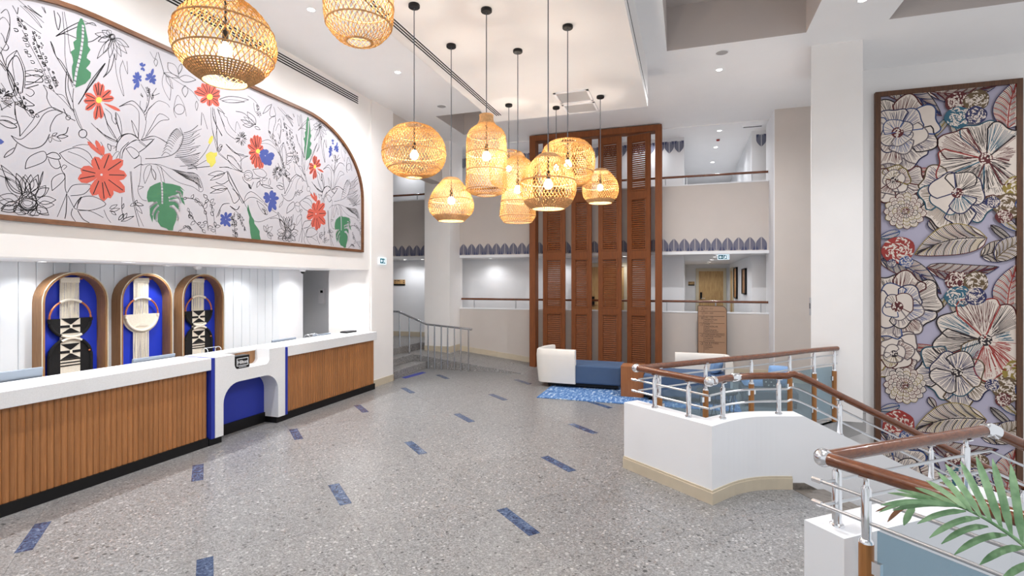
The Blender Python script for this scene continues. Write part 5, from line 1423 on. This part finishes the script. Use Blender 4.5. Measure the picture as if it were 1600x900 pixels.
lav('E', (740, 340), (860, 690), 10, 34, 14); lav('E', (445, 90), (478, 215), 4, 16, 10); lav('E', (710, 740), (770, 860), 5, 34, 14)
# -- sheet F
for st in ([(160,50),(240,200),(390,470)], [(165,60),(190,170),(300,330)], [(80,10),(180,15),(340,70)], [(0,130),(60,100),(160,60)], [(440,135),(520,125)], [(520,130),(520,200)], [(345,385),(370,310),(430,275),(520,340),(600,430)], [(345,390),(400,340),(470,340),(550,390)], [(455,590),(520,600),(620,560),(710,520),(660,480),(560,400)], [(630,565),(700,560),(750,590)], [(710,520),(780,580),(800,690)], [(485,370),(510,440),(560,510),(600,520),(590,470),(550,420),(485,370)], [(700,210),(740,205),(775,240),(740,250),(700,215)], [(330,110),(350,160),(420,210)], [(420,240),(450,170)], [(160,230),(200,310),(240,400),(300,330),(220,240)], [(50,550),(110,420),(180,400)], [(200,430),(270,470),(300,430)]): S('F', st)
for a, b, w in (((520,150),(550,205),26), ((515,160),(485,230),26), ((530,200),(660,240),26), ((540,150),(600,130),28), ((620,210),(625,130),22), ((590,710),(560,640),30), ((590,710),(600,630),30), ((590,710),(655,650),40), ((600,720),(660,750),30), ((600,720),(640,790),30)): Lf('F', a, b, w)
circ('F', (395, 110), 46); lav('F', (300, 540), (370, 700), 5, 22, 10); lav('F', (215, 530), (250, 640), 5, 26, 10); lav('F', (240, 690), (265, 770), 4, 26, 10); lav('F', (540, 450), (590, 520), 3, 16, 8); lav('F', (400, 200), (410, 240), 3, 12, 8)
daisy('F', (815, 740), 46, [(730,570),(800,560),(850,570),(890,610),(925,735),(900,790),(780,810),(715,790),(705,730),(860,810)], 46)
LW = 0.0029
def ribbon(mb, pts, w, X, ok=None, mi=0):
    for a, b in zip(pts, pts[1:]):
        if ok and not (ok(a) and ok(b)): continue
        dx, dy = b[0]-a[0], b[1]-a[1]; l = math.hypot(dx, dy)
        if l < 1e-5: continue
        e = w*0.4
        nx, ny = -dy/l*w, dx/l*w; ex, ey = dx/l*e, dy/l*e
        q = [(a[0]-ex-nx, a[1]-ey-ny), (b[0]+ex-nx, b[1]+ey-ny), (b[0]+ex+nx, b[1]+ey+ny), (a[0]-ex+nx, a[1]-ey+ny)]
        mb.add([X(p) for p in q], [(0, 1, 2, 3)], mi)
mb = MB()
for sh in (-PERIOD, 0, PERIOD):
    for pl_ in LINES_:
        q = [(p[0]+sh, p[1]) for p in pl_]
        ww = LW*rm.choice((0.75, 0.9, 1.0, 1.25))
        ribbon(mb, q, ww, lambda p: (XM+0.0128, p[0], p[1]), inside)
obj('line_drawing', mb, 'mural_line', mural, kind='stuff')
# coloured motifs
def petal(c, tp, w):
    dx, dy = tp[0]-c[0], tp[1]-c[1]; l = math.hypot(dx, dy) or 1; nx, ny = -dy/l*w/2, dx/l*w/2
    f = lambda t, s: (c[0]+dx*t+nx*s, c[1]+dy*t+ny*s)
    return [f(0.05, 0.15), f(0.35, 0.7), f(0.65, 1), f(0.88, 0.7), f(1, 0.05), f(0.88, -0.7), f(0.65, -1), f(0.35, -0.7), f(0.05, -0.15)]
def motif_part(name, mat, z, polys, lines=(), line_mat='mural_line', centre=None):
    for sh in (-PERIOD, 0, PERIOD):
        m = MB(); k = 0; ml = MB(); mc = MB()
        for pl_ in polys:
            q = [mp(z, p) for p in pl_]; q = [(p[0]+sh, p[1]) for p in q]
            q = clip(q, IN)
            if len(q) > 2:
                ar = sum(a[0]*b[1]-a[1]*b[0] for a, b in zip(q, q[1:]+q[:1]))
                if ar < 0: q = q[::-1]
                m.add([(XM+0.0134+0.00012*(k % 5), p[0], p[1]) for p in q], [tuple(range(len(q)))]); k += 1
        for ln in lines:
            q = [(p[0]+sh, p[1]) for p in spline([mp(z, p) for p in ln], 4)]
            ribbon(ml, q, 0.0045 if line_mat == 'mural_line' else 0.010, lambda p: (XM+0.0146, p[0], p[1]), inside)
        if centre:
            cc, r = centre; q = [mp(z, (cc[0]+r*math.cos(i*math.pi/6), cc[1]+r*math.sin(i*math.pi/6))) for i in range(12)]
            q = [(p[0]+sh, p[1]) for p in q]
            if all(inside(p) for p in q): mc.add([(XM+0.015, p[0], p[1]) for p in q[::-1]], [tuple(range(12))])
        if m.v:
            o = obj(name, m, mat, mural)
            if ml.v: obj('vein_lines', ml, line_mat, o, kind='stuff')
            if mc.v: obj('flower_centre', mc, 'mural_yellow', o)
def flower(name, mat, z, c, tips, w, centre=None, extra=()):
    polys = [petal(c, tp, w) for tp in tips]+[petal(a, b, ww) for a, b, ww in extra]
    ln = [[(c[0]+(tp[0]-c[0])*.3, c[1]+(tp[1]-c[1])*.3), (c[0]+(tp[0]-c[0])*.9, c[1]+(tp[1]-c[1])*.9)] for tp in tips]
    motif_part(name, mat, z, polys, ln if mat == 'mural_red' else (), centre=centre)
motif_part('green_leaf', 'mural_green', 'A', [[(620,145),(600,190),(590,250),(590,310),(565,330),(575,385),(545,405),(560,450),(565,490),(555,520),(555,570),(570,690),(600,680),(660,655),(700,610),(705,570),(665,535),(695,500),(700,480),(670,455),(675,430),(700,390),(680,360),(680,310),(665,240),(655,190),(635,145)]], [[(640,200),(638,300),(620,430),(590,560),(570,690)]], 'mural_white')
flower('red_flower', 'mural_red', 'A', (765, 785), [(735,650),(760,638),(795,655),(860,705),(885,765),(785,930),(738,940),(660,860),(645,790),(655,735)], 52, ((765, 783), 24), [((800,805),(935,868),26)])
flower('red_flower', 'mural_red', 'B', (785, 515), [(730,375),(850,345),(955,400),(985,520),(970,650),(860,700),(808,722),(715,680),(600,550),(620,475)], 92, None, [((800,370),(740,245),36), ((790,370),(675,255),34), ((805,370),(790,285),30)])
flower('blue_flower', 'mural_blue', 'C', (325, 325), [(280,290),(275,330),(285,350),(290,405),(320,390),(350,330),(345,290),(320,260),(300,265)], 22)
flower('blue_flower', 'mural_blue', 'C', (420, 315), [(440,235),(460,290),(455,360),(420,350),(375,320),(385,280),(410,270),(465,330)], 24)
flower('blue_flower', 'mural_blue', 'C', (358, 225), [(335,195),(350,188),(378,200),(370,258),(345,248)], 18)
flower('red_flower', 'mural_red', 'C', (880, 455), [(820,350),(852,352),(882,368),(925,375),(962,408),(965,450),(950,490),(955,530),(880,532),(808,500),(758,415),(780,385)], 46, ((882, 458), 24))
flower('red_flower', 'mural_red', 'E', (455, 560), [(425,390),(455,390),(485,405),(510,500),(358,490),(368,575),(385,645),(405,690),(440,730),(485,735),(510,730),(388,420)], 52, ((462, 555), 22))
flower('blue_flower', 'mural_blue', 'E', (535, 600), [(480,530),(545,535),(630,595),(620,630),(590,700),(545,695),(500,670),(468,620)], 62)
flower('blue_flower', 'mural_blue', 'F', (632, 352), [(570,282),(553,330),(573,388),(625,498),(692,475),(698,408),(726,342),(690,282),(650,258)], 46)
flower('blue_flower', 'mural_blue', 'F', (148, 572), [(92,520),(150,492),(212,505),(207,580),(196,655),(138,650),(90,628),(88,575)], 36)
motif_part('green_leaf', 'mural_green', 'F', [[(390,410),(380,470),(405,550),(400,600),(410,660),(415,720),(430,800),(530,800),(515,740),(515,700),(490,660),(460,620),(455,580),(430,540),(405,470)]])
motif_part('green_leaf', 'mural_green', 'D', [[(340,425),(300,440),(265,460),(245,500),(240,545),(250,580),(290,575),(300,590),(262,610),(265,680),(285,740),(290,680),(325,605),(290,660),(295,710),(320,735),(318,690),(330,650),(325,730),(350,770),(395,785),(410,800),(445,800),(450,770),(470,720),(475,670),(460,630),(420,610),(450,600),(490,640),(490,600),(470,570),(415,570),(450,555),(490,550),(440,540),(410,545),(460,525),(490,510),(500,540),(515,580),(540,605),(520,540),(525,500),(500,470),(540,495),(500,455),(440,438),(385,432),(365,420)]], [[(355,425),(360,510),(360,590)], [(262,620),(290,595),(318,580)], [(285,680),(300,640),(330,605)], [(312,720),(318,680),(332,652)], [(420,612),(460,635),(485,690),(482,730)], [(415,568),(460,572),(490,600),(498,660)], [(412,546),(455,532),(492,545),(505,590)], [(470,495),(500,505),(512,540)]], 'mural_white')
motif_part('yellow_bud', 'mural_yellow', 'D', [[(745,60),(760,65),(755,100),(735,130),(720,115),(728,85)]])
motif_part('yellow_bud', 'mural_yellow', 'D', [[(740,185),(765,195),(790,190),(790,215),(775,230),(780,270),(755,300),(740,310),(730,280),(710,265),(705,235),(700,210),(720,195)]])
# ================================================================ PRINTED FLOWER PANEL ON THE RIGHT WALL
YP = 9.86
px0, px1, pz0, pz1 = 2.865, 4.745, -1.75, 5.03
panel = thing('printed_panel', 'tall brown framed panel printed with outlined blooms and leaves on lilac', 'wall art', ((px0+px1)/2, YP, pz0))
obj('print_ground', MB().box(px0+0.03, px1-0.03, YP-0.03, YP, pz0+0.03, pz1-0.03), 'print_lilac', panel)
fw = 0.075; m = MB()
m.box(px0, px0+fw, YP-0.075, YP, pz0, pz1); m.box(px1-fw, px1, YP-0.075, YP, pz0, pz1)
m.box(px0+fw, px1-fw, YP-0.075, YP, pz1-fw, pz1); m.box(px0+fw, px1-fw, YP-0.075, YP, pz0, pz0+fw)
obj('frame', m, 'panel_frame_wood', panel)
RG = [(px0+fw-0.005, pz0+fw), (px1-fw+0.005, pz0+fw), (px1-fw+0.005, pz1-fw+0.005), (px0+fw-0.005, pz1-fw+0.005)]
def pin(p): return RG[0][0] <= p[0] <= RG[1][0] and RG[0][1] <= p[1] <= RG[2][1]
YPL = YP-0.03
INKS = ['ink_maroon', 'ink_navy', 'ink_teal', 'ink_olive', 'ink_red', 'ink_ink', 'ink_grey', 'ink_blue', 'ink_brown']
IK = {n.split('_')[1]: i+1 for i, n in enumerate(INKS)}
PM = ['print_cream']+INKS
def pp_(x, y): return onY(x, y, YPL)
TP = pp_(1401, 207)[1]-pp_(1401, 478)[1]          # vertical repeat of the print
rp = random.Random(5)
class Art:
    """one printed motif: fills and ink lines, drawn in panel coordinates and stacked in print order"""
    n = 0
    def __init__(s, sh): s.mb = MB(); s.lift = 0.0004+0.0006*Art.n; Art.n += 1; s.sh = sh; s.k = 0
    def P(s, p, e=0.0): return (p[0], YPL-s.lift-e, p[1])
    def fill(s, pts, mi=0):
        q = clip([(p[0], p[1]+s.sh) for p in pts], RG)
        if len(q) < 3: return
        ar = sum(a[0]*b[1]-a[1]*b[0] for a, b in zip(q, q[1:]+q[:1]))
        if ar < 0: q = q[::-1]
        s.k += 1
        s.mb.add([s.P(p, 0.000012*s.k) for p in q], [tuple(range(len(q)))], mi)
    def line(s, pts, w, ink):
        s.k += 1; e = 0.000012*s.k+0.00002
        ribbon(s.mb, [(p[0], p[1]+s.sh) for p in pts], w, lambda p: s.P(p, e), pin, IK[ink])
    def done(s, name):
        if s.mb.v: obj(name, s.mb, PM, panel)
def fan(A, c, a0, a1, r, ink, ink2, hatch=9, wav=0.08, inner=0.12, plain_=False, lw=0.006):
    """one ruffled petal between angles a0..a1"""
    n = 9; ph = rp.uniform(0, 6)
    edge = []
    for i in range(n+1):
        a = a0+(a1-a0)*i/n; t = i/n
        rr = r*(0.80+0.20*math.sin(math.pi*t)**0.5)*(1+wav*math.sin(ph+t*9))
        edge.append((c[0]+rr*math.cos(a), c[1]+rr*math.sin(a)))
    edge = spline(edge, 3)
    A.fill([c]+edge)
    if not plain_:
        for i in range(hatch):
            t = (i+0.5)/hatch+rp.uniform(-.02, .02); q = edge[int(t*(len(edge)-1))]
            f0 = rp.uniform(inner, inner+0.35); f1 = rp.uniform(0.86, 0.98)
            bend = rp.uniform(-.03, .03)*r
            mid = (c[0]+(q[0]-c[0])*.55+bend, c[1]+(q[1]-c[1])*.55+bend)
            A.line([(c[0]+(q[0]-c[0])*f0, c[1]+(q[1]-c[1])*f0), mid, (c[0]+(q[0]-c[0])*f1, c[1]+(q[1]-c[1])*f1)], 0.0034, ink2)
    A.line([c]+edge+[c], lw, ink)
def stamens(A, c, r, ink):
    A.fill([(c[0]+r*math.cos(i*math.pi/8), c[1]+r*math.sin(i*math.pi/8)) for i in range(16)], IK[ink])
    for i in range(22):
        a = rp.uniform(0, 6.28); q = r*math.sqrt(rp.random())*0.9; p = (c[0]+q*math.cos(a), c[1]+q*math.sin(a)); s_ = r*0.14
        A.fill([(p[0]+s_*math.cos(j*math.pi/3), p[1]+s_*math.sin(j*math.pi/3)) for j in range(6)], 0)
def bloom(sh, x, y, r, inks, outer=8, mid=6, inner=4, rot=0.0):
    c = pp_(x, y); A = Art(sh)
    def ring(k, rad, off, hatch, plain_p, lw):
        order = list(range(k)); rp.shuffle(order)
        for i in order:
            a = rot+off+2*math.pi*i/k
            w = 2*math.pi/k*0.72
            cc = (c[0]+rad*0.05*math.cos(a), c[1]+rad*0.05*math.sin(a))
            fan(A, cc, a-w, a+w, rad*rp.uniform(0.86, 1.08), rp.choice(inks), rp.choice(inks), hatch, plain_=rp.random() < plain_p, lw=lw)
    ring(outer, r, 0, 30, 0.10, 0.0095)
    if mid: ring(mid, r*0.66, 0.4, 20, 0.25, 0.0085)
    if inner: ring(inner, r*0.40, 0.2, 9, 0.4, 0.007)
    stamens(A, c, r*0.155, rp.choice(['ink', 'maroon']))
    A.done('printed_flower')
def dahlia(sh, x, y, r, inks, rings=5):
    c = pp_(x, y); A = Art(sh)
    for k in range(rings, 0, -1):
        rad = r*k/rings; n = 5+k*2
        for i in range(n):
            a = 2*math.pi*(i+0.5*(k % 2))/n; w = math.pi/n*1.15
            tip = (c[0]+rad*math.cos(a), c[1]+rad*math.sin(a)); b = (c[0]+rad*.35*math.cos(a), c[1]+rad*.35*math.sin(a))
            q = petal(b, tip, rad*1.5*math.sin(w)*1.1)
            A.fill(q); ink = rp.choice(inks); A.line(q+[q[0]], 0.0045, ink)
            for s_ in (-.25, 0, .25): A.line([(b[0]+(tip[0]-b[0])*.2, b[1]+(tip[1]-b[1])*.2), (b[0]+(tip[0]-b[0])*.85-(tip[1]-b[1])*s_*.5, b[1]+(tip[1]-b[1])*.85+(tip[0]-b[0])*s_*.5)], 0.002, ink)
    stamens(A, c, r*0.16, 'maroon'); A.done('printed_flower')
def cluster(sh, x, y, r, lobes):
    """tight curly blossom heads: solid ink with pale curls"""
    c = pp_(x, y); A = Art(sh)
    for dx, dy, rr, ink in lobes:
        cc = (c[0]+dx*r, c[1]+dy*r); rr *= r
        pts = spline([(cc[0]+rr*rp.uniform(.9, 1.1)*math.cos(i*math.pi/6), cc[1]+rr*rp.uniform(.9, 1.1)*math.sin(i*math.pi/6)) for i in range(12)], 2, True)
        A.fill(pts, IK[ink])
        for i in range(70):
            a = rp.uniform(0, 6.28); q = rr*math.sqrt(rp.random())*0.9; p = (cc[0]+q*math.cos(a), cc[1]+q*math.sin(a))
            b = a+rp.uniform(0.8, 2.3); l = rr*rp.uniform(.10, .24); wv = rr*rp.uniform(.04, .085)
            e = (p[0]+l*math.cos(b), p[1]+l*math.sin(b)); g_ = (p[0]-l*math.cos(b-.7), p[1]-l*math.sin(b-.7))
            nx, ny = -math.sin(b)*wv, math.cos(b)*wv
            A.fill([g_, (p[0]-nx, p[1]-ny), e, (p[0]+nx, p[1]+ny)], 0)
    A.done('printed_blossom')
def leaf(sh, p0, p1, w, inks, veins=7, bend=0.0):
    a, b = pp_(*p0), pp_(*p1); A = Art(sh)
    dx, dy = b[0]-a[0], b[1]-a[1]; l = math.hypot(dx, dy); nx, ny = -dy/l, dx/l
    def mid(t): s_ = bend*l*math.sin(math.pi*t); return (a[0]+dx*t+nx*s_, a[1]+dy*t+ny*s_)
    def ed(t, s_):
        h = w*math.sin(math.pi*min(1, t**0.75))**0.8; m_ = mid(t); return (m_[0]+nx*h*s_, m_[1]+ny*h*s_)
    T = [i/16 for i in range(17)]
    up = [ed(t, 1) for t in T]; dn = [ed(t, -1) for t in T]
    A.fill(up+dn[::-1][1:-1])
    for s_ in (1, -1):
        nf = max(9, min(40, int(l*44)))
        for i in range(nf):
            t = (i+0.5)/nf*0.92; e = ed(min(1, t+0.16), s_); m_ = mid(t); g_ = rp.uniform(.03, .12)
            q0 = (m_[0]+(e[0]-m_[0])*g_, m_[1]+(e[1]-m_[1])*g_); q1 = (m_[0]+(e[0]-m_[0])*.97, m_[1]+(e[1]-m_[1])*.97)
            c_ = ((q0[0]+q1[0])/2+dx/l*w*.10, (q0[1]+q1[1])/2+dy/l*w*.10)
            big = i % max(2, nf//veins) == 0 and w > 0.1
            A.line(spline([q0, c_, q1], 3), 0.0075 if big else 0.0036, inks[0] if big else rp.choice(inks))
    A.line([mid(t) for t in T], 0.008, inks[0]); A.line(up, 0.006, inks[1]); A.line(dn, 0.006, inks[-1])
    A.done('printed_leaf')
for k in (-2, -1, 0, 1):
    sh = TP*k
    if k == 1: pass
    leaf(sh, (1375, 137), (1470, 182), 0.15, ['navy', 'ink', 'maroon'], bend=0.1)
    leaf(sh, (1447, 143), (1560, 132), 0.14, ['maroon', 'ink', 'navy'], bend=-0.1)
    leaf(sh, (1532, 118), (1600, 92), 0.16, ['ink', 'brown', 'navy'])
    leaf(sh, (1573, 202), (1590, 124), 0.20, ['red', 'navy', 'ink', 'navy'], bend=0.05)
    leaf(sh, (1480, 185), (1455, 218), 0.05, ['olive', 'brown', 'teal']); leaf(sh, (1487, 190), (1500, 220), 0.06, ['teal', 'olive', 'grey'])
    leaf(sh, (1470, 270), (1410, 268), 0.06, ['red', 'maroon', 'red'])
    leaf(sh, (1405, 362), (1372, 372), 0.06, ['blue', 'teal', 'blue']); leaf(sh, (1450, 345), (1462, 362), 0.05, ['ink', 'maroon', 'navy'])
    bloom(sh, 1396, 282, 0.36, ['maroon', 'grey', 'grey', 'olive'], 7, 5, 3)
    bloom(sh, 1401, 208, 0.54, ['ink', 'navy', 'maroon', 'blue', 'grey'], 8, 6, 4, 0.4)
    bloom(sh, 1494, 302, 0.50, ['navy', 'ink', 'teal', 'navy', 'brown'], 8, 5, 0, 0.9)
    bloom(sh, 1538, 248, 0.58, ['ink', 'maroon', 'teal', 'red', 'ink'], 8, 0, 0, 0.2)
    dahlia(sh, 1413, 330, 0.29, ['maroon', 'ink', 'olive', 'maroon'])
    cluster(sh, 1508, 170, 0.27, [(-0.42, 0.42, 0.58, 'maroon'), (0.48, 0.36, 0.60, 'brown'), (-0.38, -0.46, 0.62, 'teal'), (0.45, -0.46, 0.50, 'navy')])
    cluster(sh, 1574, 312, 0.30, [(-0.5, 0.3, 0.55, 'brown'), (0.4, 0.55, 0.62, 'olive'), (0.0, -0.35, 0.62, 'brown'), (0.66, -0.3, 0.40, 'blue'), (-0.66, -0.12, 0.3, 'navy'), (-0.2, -0.85, 0.34, 'maroon')])
    leaf(sh, (1560, 340), (1590, 362), 0.06, ['olive', 'ink', 'blue']); leaf(sh, (1546, 352), (1585, 382), 0.05, ['ink', 'ink', 'ink'])
    leaf(sh, (1553, 405), (1612, 372), 0.15, ['brown', 'navy', 'ink'], bend=0.08)
    leaf(sh, (1540, 372), (1428, 398), 0.24, ['ink', 'maroon', 'navy', 'olive'], bend=-0.10)
    cluster(sh, 1402, 393, 0.22, [(0, 0.1, 1.0, 'red'), (0.5, -0.75, 0.42, 'blue'), (-0.4, -0.85, 0.3, 'navy')])
# ================================================================ PALM
palm = thing('potted_palm', 'green palm with long feathered frond reaching over the glass balustrade', 'plant', (1.55, 1.60, 0))
c = (1.55, 1.60, 0)
obj('pot', MB().lathe([(0, 0), (0.17, 0), (0.21, 0.30), (0.225, 0.31), (0.225, 0.34), (0.20, 0.34), (0.19, 0.29), (0, 0.29)], c, 28), 'gloss_white', palm, smooth=40)
obj('soil', MB().lathe([(0, 0.30), (0.192, 0.30)], c, 24), 'frame_wood', palm)
for k in range(4):
    a = k*1.7; obj('stem', MB().tube([(1.55+.05*math.cos(a), 1.60+.05*math.sin(a), 0.29), (1.55+.07*math.cos(a), 1.60+.07*math.sin(a), 0.75), (1.55+.10*math.cos(a), 1.60+.10*math.sin(a), 1.0)], [0.016, 0.013, 0.010], 8), 'palm_green', palm, smooth=True)
def blade(mb, a, b, w, sag, n=9, side=None, mi=0):
    a, b = Vector(a), Vector(b); d = b-a; L = d.length
    s = side if side else d.cross(Vector((0, 0, 1))).normalized()
    vs = []; fs = []
    for i in range(n+1):
        t = i/n; p = a+d*t+Vector((0, 0, -1))*sag*(t*t)+Vector((0, 0, 1))*sag*t*0.9
        h = w*(0.30+0.70*min(1.0, t/0.22))*(1.0 if t < 0.70 else 1-0.75*((t-0.70)/0.30)**1.4)
        if i == n: h = w*0.12
        fold = Vector((0, 0, 1)).cross(s)*h*0.35
        vs += [tuple(p-s*h+fold), tuple(p), tuple(p+s*h+fold)]
    for i in range(n):
        o = i*3; fs += [(o, o+1, o+4, o+3), (o+1, o+2, o+5, o+4)]
    mb.add(vs, fs, mi)
def at(zx, zy, d): return onD(1360+zx/3.75, 660+zy/3.75, d)
# the frond in view: rachis and its leaflets, each a leaf of its own
DP = 1.72
rach = [at(1260, 1080, 1.50), at(1100, 900, 1.56), at(900, 722, 1.62), at(780, 632, 1.66), at(650, 552, 1.70), at(520, 492, 1.74), at(400, 470, 1.78), at(300, 466, 1.80), at(220, 474, 1.82)]
rp3 = spline([(1.58, 1.62, 0.95)] + rach, 5)
nR = len(rp3)
fr = obj('frond', MB().tube(rp3, [0.0065*(1-0.8*i/nR)+0.0012 for i in range(nR)], 7), 'palm_green', palm, smooth=True)
def leaflet(p0, p1, d0, d1, w, sag, mat='palm_green'):
    m = MB(); a, b = at(p0[0], p0[1], d0), at(p1[0], p1[1], d1)
    v = Vector(b)-Vector(a); view = (Vector(a)-Vector((0, 0, 2))).normalized()
    side = (v.cross(view)).normalized()
    blade(m, a, b, w, sag, side=side)
    obj('leaflet', m, mat, fr, smooth=60)
for p0, p1, w in [((985, 800), (930, 280), .018), ((890, 705), (822, 240), .0185), ((828, 662), (715, 210), .018), ((768, 620), (620, 195), .0185), ((710, 590), (528, 225), .0175), ((650, 555), (440, 240), .017), ((600, 530), (395, 288), .016), ((560, 505), (325, 335), .0145), ((510, 490), (262, 378), .012), ((450, 476), (150, 390), .010), ((400, 470), (100, 410), .009)]:
    leaflet(p0, p1, 1.66+0.10*(900-p0[0])/500*0.5, 1.78+0.12*(900-p0[0])/500, w*0.60, 0.02)
for p0, p1, w, sg in [((500, 490), (60, 475), .012, .05), ((520, 492), (130, 505), .013, .06), ((300, 466), (50, 520), .008, .04), ((560, 520), (275, 585), .012, .05), ((640, 560), (345, 665), .013, .07), ((690, 610), (415, 700), .013, .07), ((800, 660), (490, 762), .014, .08), ((900, 735), (640, 822), .015, .07), ((1000, 830), (760, 920), .015, .07)]:
    leaflet(p0, p1, 1.70, 1.72, w*0.68, sg)
leaflet((255, 490), (195, 600), 1.80, 1.80, .010, .02)
leaflet((240, 480), (100, 575), 1.81, 1.82, .007, .05, 'palm_brown')
leaflet((200, 480), (30, 520), 1.81, 1.84, .004, .02, 'palm_brown')
# other fronds of the same plant
for k, (az, el, L) in enumerate(((-20, 50, 0.9), (40, 62, 0.9), (-75, 45, 0.9), (-130, 55, 0.85), (185, 8, 0.62), (150, -4, 0.60))):
    a = math.radians(az); pts = []
    for i in range(9):
        t = i/8; r = L*t*math.cos(math.radians(el)*(1-0.3*t)); z = 0.98+L*t*math.sin(math.radians(el))-0.45*L*t*t if k < 4 else 0.80+L*t*0.25-0.55*L*t*t
        pts.append((1.57+r*math.cos(a), 1.60+r*math.sin(a), z))
    f2 = obj('frond', MB().tube(pts, [0.008*(1-t/9.5) for t in range(9)], 6), 'palm_green', palm, smooth=True)
    q = spline(pts, 3)
    for i in range(5, len(q)-1, 2):
        d = (Vector(q[i+1])-Vector(q[i-1])).normalized(); sd = d.cross(Vector((0, 0, 1))).normalized()
        for s in (1, -1):
            m = MB(); e = Vector(q[i])+(sd*s*0.85+d*0.55)*0.30*(1-0.4*i/len(q))
            blade(m, q[i], tuple(e), 0.013, 0.05); obj('leaflet', m, 'palm_green', f2, smooth=60)
